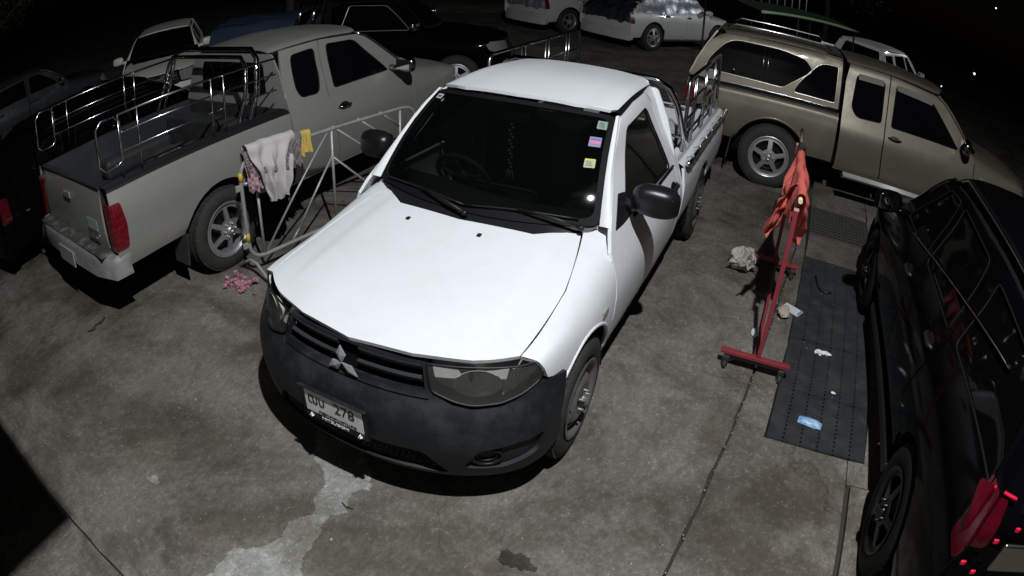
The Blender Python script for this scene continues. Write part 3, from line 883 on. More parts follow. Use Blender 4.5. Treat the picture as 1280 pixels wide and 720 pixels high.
    for i in range(-16, 17):
        for j in range(4):
            u = i * .028 + (j % 2) * .014; z = .318 + j * .036
            if abs(u) < .47 - (z - .295) * .7:
                hx = [F.p(u + .0125 * math.cos(t), z + .017 * math.sin(t), -.025) for t in np.linspace(0, 2 * PI, 7)[:-1]]
                mb.tube(hx, .0035, 4, closed=True)
    o = mb.obj('intake_mesh', M_BLKPL, b)
    for sg in (1, -1):
        c = F.p(sg * .665, .365, -.02)
        m2 = MB()
        for k, (rr, off, mm) in enumerate(((.056, -.014, 0), (.040, -.028, 0))):
            m2.tube([F.p(sg * .64 + rr * math.cos(t), .408 + rr * .88 * math.sin(t), off) for t in np.linspace(0, 2 * PI, 19)[:-1]], .007, 6, closed=True)
        el = [(sg * .64 + .045 * math.cos(t), .408 + .04 * math.sin(t)) for t in np.linspace(0, 2 * PI, 15)[:-1]]
        s2 = sheet(el, F.f(-.034), .02, th=0, ctr=(0, 0, .5)); m2.merge(s2)
        m2.obj('fog_lamp_cover', M_BLKPL, b)
        # headlamp: bowl, housing, lens
        hl = [(sg * a, z) for a, z in fillet([(.388, .850), (.400, .78), (.412, .735), (.50, .704), (.58, .690), (.69, .696), (.79, .722), (.866, .760), (.880, .80), (.888, .852), (.80, .846), (.60, .850)], [.008, .02, .02, .02, .02, .02, .02, .02, .02, .008, .01, .01])]
        hb = sheet(hl, F.f(-.085), .05, th=0, ctr=(0, 0, .5)).obj('headlight', mat('headlamp_housing', (.34, .34, .32), .45, metal=.05, var=.25, vscale=18), rt)
        sheet(hl, F.f(-.004), .03, th=.0, ctr=(0, 0, .5)).obj('lamp_lens', M_LENS, hb)
        MB().tube([F.p(u, z, -.004) for u, z in resample(hl, .03)], .006, 5, closed=True).obj('lamp_rim', M_BLKPL, hb)
        MB().tube([F.p(sg * u, z, -.010) for u, z in ((.735, .838), (.722, .80), (.705, .75), (.69, .708))], .006, 5).obj('lamp_divider', M_RIM, hb)
        m4 = MB(); c = F.p(sg * .60, .772, -.022); d = (F.p(sg * .60, .772, .1) - c).normalized(); rot = d.to_track_quat('Z', 'Y').to_matrix()
        pr = MB(); pr.lathe([(-.055, .0001), (-.055, .018), (-.045, .045), (-.022, .075), (.002, .092), (.002, .098)], (0, 0, 0), 'z', 28)
        m4.add([rot @ Vector((v[0] * 1.05, v[1] * .74, v[2])) + c for v in pr.v], pr.f, pr.sm)
        pr = MB(); pr.lathe([(-.045, .014), (-.01, .016), (.0, .0001)], (0, 0, 0), 'z', 12); m4.add([rot @ Vector(v) + c for v in pr.v], pr.f, pr.sm)
        m4.obj('lamp_reflector', mat('headlamp_reflector', (.85, .85, .80), .22, metal=.12, var=.15, vscale=30), hb)
        # fluted indicator section
        m5 = MB()
        for k in range(9):
            u = .745 + k * .0165; zlo = .722 + k * .0105; zhi = .832 + k * .001
            m5.tube([F.p(sg * (u - .035 * (1 - t) * 1.1 + .0), zlo + (zhi - zlo) * t, -.014) for t in (0, .5, 1)], .0075, 5)
        m5.obj('indicator_lamp', mat('indicator_lamp', (.80, .81, .79), .30, metal=.35), hb)
    # grille
    gp = sheet(mirror_poly([(0, .848), (.375, .842), (.392, .78), (.398, .70), (0, .695)]), F.f(-.055), .08, th=0, ctr=(0, 0, .5)).obj('grille', M_VOID, rt)
    fr = mirror_poly([(0, .856), (.387, .848), (.398, .76), (.425, .702), (0, .702)]); hl = mirror_poly([(0, .846), (.370, .840), (.378, .78), (.384, .734), (0, .732)])
    sheet(fr, F.f(-.008), .06, [hl], th=.03, ctr=(0, 0, .5)).obj('grille_surround', M_PLASTIC, gp)
    slat_m = mat('grille_plastic', (.030, .034, .036), .42, spec=.5, bump=.05, bscale=300)
    for k, (za, zb_) in enumerate(((.798, .842), (.742, .786))):
        for sg in (1, -1):
            def sf(u, z, za=za, zb_=zb_):
                t = np.clip((z - za) / (zb_ - za), 0, 1)
                P0 = F.f(-.050)(u, z); P1 = F.f(-.004)(u, z)
                w_ = (t ** .6)[:, None]; return P0 * (1 - w_) + P1 * w_
            sheet([(sg * a, z) for a, z in fillet([(.058, za), (.372, za - .001), (.366, zb_ - .003), (.058, zb_)], .004)], sf, .018, th=.02, ctr=(0, 0, .5)).obj('grille_slat', slat_m, gp)
    emb = emblem(rt, F.p(0, .772, .020), .095)
    # number plate ------------------------------------------------
    pc = F.p(0, .535, .0); py = pc.y - .030
    pl = MB(); pl.box((0, py + .008, .540), (.375, .022, .170), bev=.006)
    plate = pl.obj('number_plate_bracket', M_BLKPL, rt)
    MB().box((0, py - .010, .642), (.40, .022, .010), Matrix.Rotation(-.3, 3, 'X'), bev=.004).obj('bracket_visor', M_PLASTIC, plate)
    p2 = MB(); p2.box((0, py - .006, .563), (.340, .004, .128), bev=.0015)
    npm = mat('number_plate_white', (.80, .82, .80), .35, metal=.2, var=.08, vscale=20, dirt=(.35, .33, .3), dscale=12, damt=.4)
    np_ = p2.obj('number_plate', npm, plate)
    ink = mat('plate_black_ink', (.012, .012, .014), .5)
    ry = (PI / 2, 0, 0)
    text_obj('plate_lettering', 'ฒบ', .084, ink, plate, (-.098, py - .0095, .580), ry, .001, .85)
    text_obj('plate_lettering', '278', .080, ink, plate, (.068, py - .0095, .580), ry, .001, 1.0)
    text_obj('plate_lettering', 'กรุงเทพมหานคร', .030, ink, plate, (.02, py - .0095, .516), ry, .001, 1.15)
    wink = mat('bracket_white_print', (.75, .75, .75), .5)
    text_obj('bracket_lettering', 'MITSUBISHI', .026, wink, plate, (.0, py - .0065, .478), ry, .001, 1.25)
    for x in (-.145, .145):
        e_ = emblem(plate, Vector((x, py - .0035, .475)), .013)
        e_.data.materials.clear(); e_.data.materials.append(wink)
    # cabin inside ------------------------------------------------
    mb = MB(); n = 12; V = []; F_ = []
    for i in range(n + 1):
        x = -.70 + 1.40 * i / n; y0_ = .36 + .16 * (x / .7) ** 2
        for (yy, zz) in ((y0_ + .0, 1.015), (y0_ + .30, 1.02), (.80, .96), (.82, .70), (.80, .45)): V.append((x, yy, zz + (.035 * math.exp(-((x + .36) / .2) ** 2) if yy > .5 and zz > .9 else 0)))
    for i in range(n):
        for k in range(4): F_.append((i * 5 + k, i * 5 + k + 1, i * 5 + 6 + k, i * 5 + 5 + k))
    mb.add(V, F_, True); dash = mb.obj('dashboard', M_DASH, rt)
    sw = MB(); R_ = Matrix.Rotation(math.radians(-62), 3, 'X'); cc = Vector((-.36, .93, .99))
    sw.tube([cc + R_ @ Vector((.185 * math.cos(t), .185 * math.sin(t), 0)) for t in np.linspace(0, 2 * PI, 29)[:-1]], .015, 7, closed=True)
    for a in (-.3, PI + .3, -PI / 2): sw.tube([cc + R_ @ Vector((.05 * math.cos(a), .05 * math.sin(a), -.02)), cc + R_ @ Vector((.18 * math.cos(a), .18 * math.sin(a), 0))], .013, 6)
    s3 = MB(); s3.lathe([(-.03, .0001), (-.03, .06), (0, .065), (.012, .0001)], (0, 0, 0), 'z', 16); sw.add([R_ @ Vector(v) + cc for v in s3.v], s3.f, s3.sm)
    sw.obj('steering_wheel', M_DASH, rt)
    for x in (-.36, .36):
        s4 = MB(); s4.box((x, 1.40, .62), (.50, .50, .16), bev=.05)
        s4.box((x, 1.72, .90), (.48, .16, .62), Matrix.Rotation(-.18, 3, 'X'), bev=.06)
        s4.box((x, 1.78, 1.27), (.25, .09, .17), bev=.04)
        s4.obj('seat', M_SEAT, rt)
    MB().box((0, 1.25, .45), (1.5, 1.5, .05)).obj('cab_floor', M_VOID, rt)
    # rear-view mirror and hanging garland
    p = Vector(wf(np.array([0.0]), np.array([.86]), -.03)[0])
    MB().box(p + Vector((0, .05, -.03)), (.22, .025, .06), bev=.012).obj('rear_view_mirror', M_BLKPL, rt)
    gm = MB()
    for i in range(14):
        c = p + Vector((.012 * math.sin(i * 2.1), .03, -.07 - i * .021))
        gm.lathe([(-.009, .0001), (-.004, .009), (.004, .009), (.009, .0001)], c, 'z', 7)
    for k in (-.012, .0, .014): gm.tube([p + Vector((k, .03, -.36)), p + Vector((k * 2.2, .03, -.44))], .004, 4)
    gm.obj('hanging_garland', mat('garland_beads', (.20, .17, .15), .7, var=.4, vscale=40), rt)
    # windscreen stickers
    def sticker(name, u, v, w, h, m, lab):
        c0 = wf(np.array([u]), np.array([v]), .006)[0]; Wd = .70
        f_ = lambda a, b: wf((u * Wd + a) / Wd, v + b / .70, .0045)
        return tag(sheet(fillet([(-w / 2, -h / 2), (w / 2, -h / 2), (w / 2, h / 2), (-w / 2, h / 2)], .006), f_, .03, th=.0, ctr=(0, 2, .4)).obj(name, m, rt), lab), f_
    stg, f1 = sticker('sticker', .90, .875, .062, .060, mat('sticker_green_grey', (.22, .29, .25), .6, var=.25, vscale=60), 'pale green sticker, topmost of three')
    stb, f2 = sticker('sticker', .872, .70, .072, .066, mat('sticker_lilac', (.24, .23, .38), .6, var=.15, vscale=40), 'lilac and pink sticker in the middle')
    sty, f3 = sticker('sticker', .865, .50, .062, .055, mat('sticker_pale_yellow', (.40, .43, .26), .6, var=.1, vscale=60), 'yellow sticker, lowest of three')
    stw, f4 = sticker('sticker', -.90, .905, .056, .038, mat('sticker_white', (.5, .52, .5), .6, var=.1), 'small white sticker on the driver side')
    def bar(par, f_, a0, a1, b0, b1, m, nm='sticker_print'):
        q = f_(np.array([a0, a1, a1, a0]), np.array([b0, b0, b1, b1])) + np.array([0, -.0025, .0015])
        link(nm, q.tolist(), [(0, 1, 2, 3)], m, par, smooth=False)
    pink = mat('print_pink', (.55, .2, .35), .6); dk = mat('print_dark', (.08, .1, .1), .6); yl = mat('print_yellow', (.65, .58, .05), .6); bl = mat('print_blue', (.12, .16, .45), .6)
    bar(stb, f2, -.026, .032, -.016, .006, pink); bar(stb, f2, -.026, .03, .012, .022, bl)
    bar(sty, f3, -.028, .028, .017, .025, yl)
    for k in range(3): bar(sty, f3, -.02, .01 + .005 * k, .006 - k * .011, .009 - k * .011, dk)
    for k in range(3): bar(stg, f1, -.018, .012 + .004 * k, .012 - k * .013, .016 - k * .013, dk)
    bar(stw, f4, -.016, .018, -.008, .008, dk)
    # bed, rails, wheels ------------------------------------------
    bed(rt, spec, sh)
    for sg in (1, -1):
        taillight(rt, sh, spec, sg, (4.04, 4.16), (.62, .90))
        wheel(rt, sg * .855, 0, .335, .195, 'steel', sg, M_STEELRIM, steer=.02)
        wheel(rt, sg * .855, 3.0, .335, .195, 'steel', sg, M_STEELRIM)
        # hook rail along the bed side
        mb = MB(); xr_ = sg * .885
        mb.tube([(xr_ - sg * .02, 2.06, .99), (xr_, 2.10, 1.00), (xr_, 2.5, 1.003), (xr_, 3.6, 1.003), (xr_, 4.08, 1.003), (xr_ - sg * .02, 4.13, .99)], .017, 8)
        rl = mb.obj('bed_rail', M_STEEL, rt)
        for y in np.linspace(2.2, 4.0, 7):
            m2 = MB(); m2.tube([(xr_ + sg * .018, y, .975), (xr_ + sg * .02, y, 1.0), (xr_, y, 1.024), (xr_ - sg * .05, y, .995)], .0045, 5); m2.obj('rail_hook', M_STEEL, rl)
        # side rack of tubes
        rk = MB(); xk = sg * .765; z1_ = 1.585
        ys0 = 2.34 if sg > 0 else 2.02
        rk.tube([(xk, ys0, 1.0), (xk, ys0, z1_ - .04), (xk, ys0 + .04, z1_), (xk, 4.0, z1_), (xk, 4.06, z1_ - .04), (xk, 4.06, 1.0)], .016, 8)
        rack = rk.obj('side_rack', M_STEEL, rt)
        for z in (1.12, 1.25, 1.38):
            MB().tube([(xk, ys0, z), (xk, 4.05, z)], .010, 6).obj('rack_bar', M_STEEL, rack)
        for y in (2.62, 2.70, 3.15, 3.23, 3.68, 3.76):
            MB().tube([(xk, y, 1.0), (xk, y, z1_)], .011, 6).obj('rack_upright', M_STEEL, rack)
    # roll bar behind the cab
    mb = MB(); pts = [(-.77, 2.46, .98), (-.765, 2.30, 1.15), (-.72, 2.17, 1.40), (-.66, 2.10, 1.53), (-.56, 2.08, 1.58), (.56, 2.08, 1.58), (.66, 2.10, 1.53), (.72, 2.17, 1.40), (.765, 2.30, 1.15), (.77, 2.46, .98)]
    mb.tube(pts, .024, 10); rb = mb.obj('roll_bar', M_CHROME, rt)
    m2 = MB(); m2.tube([(x * .955, y + .09, z - .03 if z > 1.2 else z) for x, y, z in pts], .018, 8); m2.obj('roll_bar_tube', M_CHROME, rb)
    for z, y in ((1.2, 2.27), (1.42, 2.17)):
        for sg in (1, -1): pass
    # front rack across the bed behind the cab
    m3 = MB(); m3.tube([(-.74, 2.36, 1.33), (.74, 2.36, 1.33)], .016, 8); m3.tube([(-.74, 2.36, 1.10), (.74, 2.36, 1.10)], .014, 8); m3.obj('cross_bar', M_CHROME, rb)
    chassis(rt, -.55, 4.1, .868)
    front_arches(rt, spec, sh)
    MB().box((0, .9, .40), (1.5, 1.1, .1)).obj('floor_pan', M_VOID, rt)
    # registration sticker roof aerial etc.
    return rt, sh, spec, wf
WP = white_pickup()

# ------------------------------------------------------------------ silver extended-cab pickup on the left
def silver_pickup():
    rt = root('pickup_truck', (-3.09, 3.60, 0), math.radians(181.8 - 3.6))
    tag(rt, 'silver-beige extended-cab pickup with open bed and tubular side racks, left of the white pickup', 'pickup truck')
    spec = dict(hw=.88, paint=M_SILVER, zb=1.13, zr=1.69, hz=(.95, 1.04, 1.10, 1.15), wb=3.08, yc=.42, yroof0=.95, yroof1=2.20, wr=.35, ar=.43, xb=.80,
                ydoor=(.42, 2.25), bed=(2.25, 4.17), bedz=1.12, sill=.42, bedsill=.48, gatez=(.62, 1.11), rbz=.52, bedfloor=.70, step=.06, rim_m=M_BLKPL, tail_cut=None,
                fenderfront=[(-.33, .58), (-.42, .75), (-.40, .90), (-.47, .95)],
                pillar=[(.50, 1.18), (.62, 1.29), (.74, 1.40), (.85, 1.49), (.95, 1.56), (1.05, 1.60)])
    sh = shell(spec, rt)
    cab_common(rt, spec, sh, ((.36, 1.14), (.70, .52, 1.16), (.93, 1.625), (.585, 1.03, 1.60)))
    w1 = fillet([(.78, 1.17), (.92, 1.32), (1.14, 1.545), (1.53, 1.565), (1.60, 1.16)], [.03, .05, .06, .04, .04])
    w2 = fillet([(1.70, 1.56), (2.0, 1.545), (2.06, 1.25), (2.03, 1.17), (1.80, 1.16), (1.74, 1.3)], [.05, .05, .08, .05, .06, .05])
    doors(rt, spec, sh, [
        dict(name='front_door', poly=[(.428, .43), (.425, .8), (.43, 1.10), (.51, 1.17), (.63, 1.28), (.75, 1.39), (.86, 1.48), (.96, 1.55), (1.07, 1.59), (1.60, 1.62), (1.64, 1.50), (1.69, 1.13), (1.66, .8), (1.58, .43)], win=w1, handle=(1.53, .98), handle_m=mat('dark_chrome', (.3, .3, .3), .2, metal=1)),
        dict(name='rear_door', poly=[(1.615, 1.62), (1.655, 1.50), (1.705, 1.13), (1.675, .8), (1.595, .43), (2.20, .43), (2.22, .9), (2.21, 1.2), (2.14, 1.50), (2.10, 1.61)], win=w2),
        dict(name='door_sill', poly=[(.43, .37), (.43, .42), (2.28, .42), (2.28, .37)])])
    f = lambda a, b: np.stack([a, np.full_like(a, 2.21), b], 1)
    hole = fillet([(-.52, 1.22), (.52, 1.22), (.48, 1.52), (-.48, 1.52)], .05)
    bw = sheet(fillet([(-.80, .70), (.80, .70), (.795, 1.13), (.70, 1.42), (.60, 1.60), (-.60, 1.60), (-.70, 1.42), (-.795, 1.13)], .03), f, .12, [hole], th=.02, ctr=(0, 0, 1), inner=True).obj('cab_back_panel', M_SILVER, rt)
    sheet(hole, f, .2, th=0, ctr=(0, 0, 1)).obj('rear_window', M_DARKGLASS, bw)
    # chrome window trim on the front door edge and mirrors
    for sg in (1, -1):
        mirror_part(rt, sg * .985, .72, 1.24, sg, M_CHROME if False else mat('chrome_mirror_cover', (.35, .35, .36), .12, metal=1), .98)
        g = sh['cab'].side(sg)
        P = g(np.array([p[0] for p in spec['pillar']]), np.array([p[1] for p in spec['pillar']])) + np.array([sg * .006, -.006, .004])
        MB().tube(P, .008, 5).obj('pillar_trim', M_CHROME, rt)
    front_simple(rt, spec, sh)
    gate = bed(rt, spec, sh, M_BEDLINER)
    # lettering and labels on the tailgate
    y1 = 4.17
    MB().box((-.50, y1 + .027, .80), (.20, .003, .085)).obj('tailgate_sticker', mat('sticker_faded_green', (.28, .36, .32), .6, var=.3, vscale=40), gate)
    tm = M_CHROME
    text_obj('tailgate_lettering', 'VIGO', .085, tm, gate, (-.50, y1 + .028, .705), (PI / 2, 0, PI), .003, 1.1)
    MB().tube([(.62 + .035 * math.cos(t), y1 + .03, 1.045 + .028 * math.sin(t)) for t in np.linspace(0, 2 * PI, 13)[:-1]], .005, 5, closed=True).obj('tailgate_lettering', tm, gate)
    MB().box((0, y1 + .16, .47), (.36, .01, .14), bev=.003).obj('number_plate', mat('number_plate_dirty', (.3, .3, .28), .5, var=.3), rt)
    for sg in (1, -1):
        taillight(rt, sh, spec, sg, (4.05, 4.17), (.64, 1.0), xw=.12)
        wheel(rt, sg * .875, 0, .35, .215, 'alloy6', sg, M_RIM, spin=.7)
        w = wheel(rt, sg * .875, 3.08, .35, .215, 'alloy6', sg, M_RIM)
        MB().box((sg * .78, 3.08 + .44, .36), (.20, .015, .26), Matrix.Rotation(.12, 3, 'X')).obj('mud_flap', M_RUBBER, rt)
        g = sh['bed'].side(sg, 3.0)
        # tubular side rack
        xk = sg * .80; zt = 1.60; y0, y1_ = 2.34, 4.17
        mb = MB()
        lp = [(xk, y1_ - .22, 1.26), (xk, y1_ - .22, zt - .05), (xk, y1_ - .17, zt), (xk, y1_ - .05, zt), (xk, y1_, zt - .05), (xk, y1_, 1.28), (xk, y1_ - .05, 1.23), (xk, y1_ - .17, 1.23)]
        mb.tube(lp, .011, 6, closed=True)
        mb.tube([(xk, y1_ - .2, zt), (xk, y0, zt)], .011, 6)
        rack = mb.obj('side_rack', M_STEEL, rt)
        for z in (1.46, 1.32): MB().tube([(xk, y1_ - .22, z), (xk, y0, z)], .008, 6).obj('rack_bar', M_STEEL, rack)
        for y in (3.96, 3.78, 3.05, 2.92): MB().tube([(xk, y, 1.12), (xk, y, zt)], .009, 6).obj('rack_upright', M_STEEL, rack)
    mb = MB(); pts = [(-.74, 2.60, 1.12), (-.73, 2.50, 1.35), (-.68, 2.45, 1.62), (-.60, 2.44, 1.70), (.60, 2.44, 1.70), (.68, 2.45, 1.62), (.73, 2.50, 1.35), (.74, 2.60, 1.12)]
    mb.tube(pts, .026, 10); rb = mb.obj('roll_bar', M_CHROME, rt)
    MB().tube([(x * .95, y + .10, z - (.05 if z > 1.5 else 0)) for x, y, z in pts], .020, 8).obj('roll_bar_tube', M_CHROME, rb)
    # box edge seen inside the bed
    mb = MB(); mb.box((0, 2.52, .90), (1.30, .22, .30), bev=.02); mb.obj('bed_box', M_BEDLINER, rt)
    chassis(rt, -.5, 4.1, .88, .38, .65)
    front_arches(rt, spec, sh)
    MB().box((0, .9, .48), (1.5, 1.1, .1)).obj('floor_pan', M_VOID, rt)
    MB().box((0, 1.4, .9), (1.35, 1.6, .5), bev=.1).obj('seat', M_SEAT, rt)
    return rt, sh
SP, SSH = silver_pickup()

def spare_wheel():
    ph = math.radians(178.2)
    c = Matrix.Translation((-3.09, 3.6, 0)) @ Matrix.Rotation(ph, 4, 'Z') @ Vector((-.18, 3.05, .71))
    rs, R = rim_sheet('alloy6', .34)
    rt = root('spare_wheel', c)
    tag(rt, 'dark spare alloy wheel lying flat in the silver pickup bed', 'wheel')
    def lay(mb): return MB().add([(v[1], v[2], v[0] + .2) for v in mb.v], mb.f, mb.sm)
    lay(rs).obj('rim', M_RIM, rt)
    w = .21; r = .34; ty = MB()
    ty.lathe([(-w, R * 1.02), (-w * 1.0, r * .92), (-w * .93, r * .985), (-w * .5, r), (-w * .07, r * .985), (.004, r * .93), (.012, r * .80), (-.004, R * 1.03)], (0, 0, 0), 'x', 32)
    lay(ty).obj('tyre', M_RUBBER, rt)
spare_wheel()

# ------------------------------------------------------------------ bronze pickup with canopy on the right
def gold_pickup():
    rt = root('pickup_truck', (4.53, 5.97, 0), math.radians(92.6))
    tag(rt, 'bronze extended-cab pickup with matching hard canopy and ribbed side steps, parked crosswise at right', 'pickup truck')
    spec = dict(hw=.92, paint=M_GOLD, zb=1.12, zr=1.80, hz=(.98, 1.08, 1.13, 1.18), wb=3.2, yc=.42, yroof0=.98, yroof1=2.38, wr=.375, ar=.47, xb=.80, xr=.60,
                ydoor=(.44, 2.4), bed=(2.43, 4.28), bedz=1.09, sill=.45, bedsill=.50, rbz=.52, bedfloor=.70, step=.07,
                fenderfront=[(-.40, .62), (-.46, .78), (-.42, .94), (-.47, .99)],
                pillar=[(.52, 1.19), (.64, 1.32), (.76, 1.44), (.88, 1.55), (.99, 1.64), (1.10, 1.70)])
    sh = shell(spec, rt)
    cab_common(rt, spec, sh, ((.36, 1.17), (.74, .52, 1.19), (.96, 1.73), (.62, 1.06, 1.71)))
    w1 = fillet([(.72, 1.15), (.90, 1.33), (1.17, 1.60), (1.70, 1.64), (1.73, 1.13)], [.03, .06, .08, .04, .04])
    w2 = fillet([(1.86, 1.63), (2.24, 1.62), (2.28, 1.22), (2.20, 1.12), (1.87, 1.14)], [.04, .06, .12, .06, .04])
    doors(rt, spec, sh, [
        dict(name='front_door', poly=[(.448, .46), (.445, .9), (.45, 1.12), (.53, 1.18), (.65, 1.31), (.77, 1.43), (.89, 1.54), (1.0, 1.63), (1.12, 1.69), (1.78, 1.73), (1.80, 1.2), (1.80, .8), (1.76, .46)], win=w1, handle=(1.66, 1.01)),
        dict(name='rear_door', poly=[(1.795, 1.73), (1.815, 1.2), (1.815, .8), (1.775, .46), (2.38, .46), (2.39, 1.1), (2.38, 1.5), (2.34, 1.72)], win=w2),
        dict(name='door_sill', poly=[(.45, .40), (.45, .45), (2.39, .45), (2.39, .40)])])
    front_simple(rt, spec, sh)
    bed(rt, spec, sh)
    # canopy
    rows = []
    for dz, dx in ((-.02, 0), (0, 0), (-.03, -.01), (-.10, -.02)):
        z = 1.80 + dz; rows.append([(0, z), (.40, z - .01), (.64 + dx, z - .06), (.735 + dx, 1.45), (.80 + dx * .5, 1.14), (.80 + dx * .5, 1.13), (.80, 1.12), (.80, 1.11)])
    cs = Surf([2.43, 2.9, 3.8, 4.3], rows)
    can = [(2.44, 1.135), (4.27, 1.135), (4.20, 1.35), (4.06, 1.60), (3.92, 1.72), (2.44, 1.74)]
    cw1 = fillet([(2.80, 1.50), (2.90, 1.62), (3.20, 1.665), (3.85, 1.655), (4.06, 1.40), (4.12, 1.24), (3.30, 1.22), (3.15, 1.22)], [.06, .06, .1, .14, .08, .07, .03, .04])
    cw2 = fillet([(2.49, 1.64), (2.72, 1.63), (2.96, 1.34), (3.03, 1.20), (2.49, 1.20)], [.03, .1, .08, .05, .03])
    sh2 = dict(sh)
    for sg in (1, -1):
        f = cs.side(sg, 2.0)
        d = sheet(can, f, .07, [cw1, cw2], th=.02, ctr=sh['ctr']).obj('canopy_side', M_GOLD, rt)
        for h in (cw1, cw2):
            sheet(h, lambda a, b: f(a, b) - np.array([sg * .01, 0, 0]), .12, th=0, ctr=sh['ctr']).obj('window', M_DARKGLASS, d)
            loop = resample(h, .06); P = f(np.array([p[0] for p in loop]), np.array([p[1] for p in loop]))
            MB().tube(P, .010, 5, closed=True).obj('window_trim', mat('bright_window_trim', (.55, .52, .44), .3, metal=.8), d)
        for y in (3.36, 3.42):
            P = f(np.array([y, y]), np.array([1.23, 1.655])) + np.array([sg * .001, 0, 0]); MB().tube(P, .004, 4).obj('window_divider', M_STEEL, d)
        # dark belt strip with bright edges below the canopy
        V = sh['bed'].side(sg, 3.0)
        yy = np.linspace(2.44, 4.26, 12)
        for z, r_, m_ in ((1.118, .016, M_SEAL), (1.085, .016, M_SEAL), (1.138, .006, M_STEEL), (1.062, .007, M_STEEL)):
            P = [(sg * (.845 if z < 1.1 else .81), y, z) for y in yy]; MB().tube(P, r_, 6).obj('belt_strip', m_, rt)
        MB().tube([(sg * .56, 2.6, 1.80), (sg * .56, 2.7, 1.855), (sg * .56, 3.8, 1.84), (sg * .56, 3.9, 1.78)], .014, 7).obj('roof_rail', M_STEEL, rt)
        MB().box((sg * .62, 2.55, 1.78), (.03, .2, .02)).obj('rail_foot', M_CHROME, rt)
        mirror_part(rt, sg * 1.03, .66, 1.27, sg, mat('dark_chrome', (.3, .3, .3), .2, metal=1), 1.08)
        taillight(rt, sh, spec, sg, (4.16, 4.28), (.72, 1.02))
        wheel(rt, sg * .91, 0, .375, .24, 'alloy5', sg, M_RIM, spin=.5)
        wheel(rt, sg * .91, 3.2, .375, .24, 'alloy5', sg, M_RIM, spin=.2)
        MB().box((sg * .82, 3.2 + .50, .38), (.22, .015, .26), Matrix.Rotation(.1, 3, 'X')).obj('mud_flap', M_RUBBER, rt)
        # arch lips
        for yc_, s_ in ((3.2, sh['bed'].side(sg, 3.0)), (0, sh['hood'].sidecrown(sg))):
            A = [(yc_ + .478 * math.cos(t), .375 + .478 * math.sin(t)) for t in np.linspace(PI * .86, PI * .10, 20)]
            P = s_(np.array([a[0] for a in A]), np.array([a[1] for a in A]))
            MB().tube(P, .018, 6).obj('arch_lip', M_GOLD, rt)
        # ribbed step board
        st = MB(); st.box((sg * .98, 1.42, .415), (.17, 1.75, .03), bev=.01); step = st.obj('side_step', M_BLKPL, rt); alu = mat('ribbed_aluminium', (.62, .61, .58), .42, metal=.35)
        for k in range(5): MB().tube([(sg * (.915 + k * .033), .58, .435 - .002 * k), (sg * (.915 + k * .033), 2.26, .435 - .002 * k)], .009, 6).obj('step_rib', alu, step)
        # rain visors
        cf = sh['cab'].side(sg)
        for poly in ([(1.18, 1.56), (1.69, 1.585), (1.70, 1.655), (1.18, 1.64)], [(1.88, 1.58), (2.22, 1.57), (2.22, 1.64), (1.88, 1.65)]):
            sheet(poly, lambda a, b: cf(a, b) + np.array([sg * (.03), 0, 0]) - np.stack([sg * (b - 1.58) * .15, a * 0, a * 0], 1), .1, th=.004, ctr=sh['ctr']).obj('rain_visor', mat('smoked_visor', (.16, .16, .14), .15, coat=.5), rt)
        # side indicator and letters on the fender
        g = sh['hood'].sidecrown(sg); P = g(np.array([.30, .50]), np.array([.93, .95]))
        MB().box(P[0] + np.array([sg * .006, 0, 0]), (.012, .07, .03), bev=.006).obj('side_indicator', M_CLEARL, rt)
    rl = [(q * .25, y) for q, y in ((0, 2.44), (1.95, 2.44), (1.95, 3.9), (1.0, 3.98), (0, 4.0))]
    sheet(rl + [(-a, b) for a, b in rl[::-1] if a > 0], cs.top(), .1, th=.02, ctr=(0, 0, .3)).obj('canopy_roof', M_GOLD, rt)
    f = lambda a, b: np.stack([a, 4.29 - np.clip(b - 1.14, 0, 1) ** 1.3 * .55, b], 1)
    hole = fillet([(-.60, 1.22), (.60, 1.22), (.52, 1.62), (-.52, 1.62)], .06)
    d = sheet(fillet([(-.79, 1.13), (.79, 1.13), (.62, 1.74), (-.62, 1.74)], .04), f, .1, [hole], th=.02, ctr=(0, 0, 1)).obj('canopy_rear_door', M_GOLD, rt)
    sheet(hole, f, .2, th=0, ctr=(0, 0, 1)).obj('rear_window', M_DARKGLASS, d)
    MB().box((0, 2.41, 1.4), (1.2, .02, .6)).obj('cab_back_panel', M_VOID, rt)
    chassis(rt, -.5, 4.2, .9, .42, .7)
    front_arches(rt, spec, sh)
    MB().box((0, 1.4, .95), (1.4, 1.6, .6), bev=.1).obj('seat', M_SEAT, rt)
    return rt, sh
GP, GSH = gold_pickup()

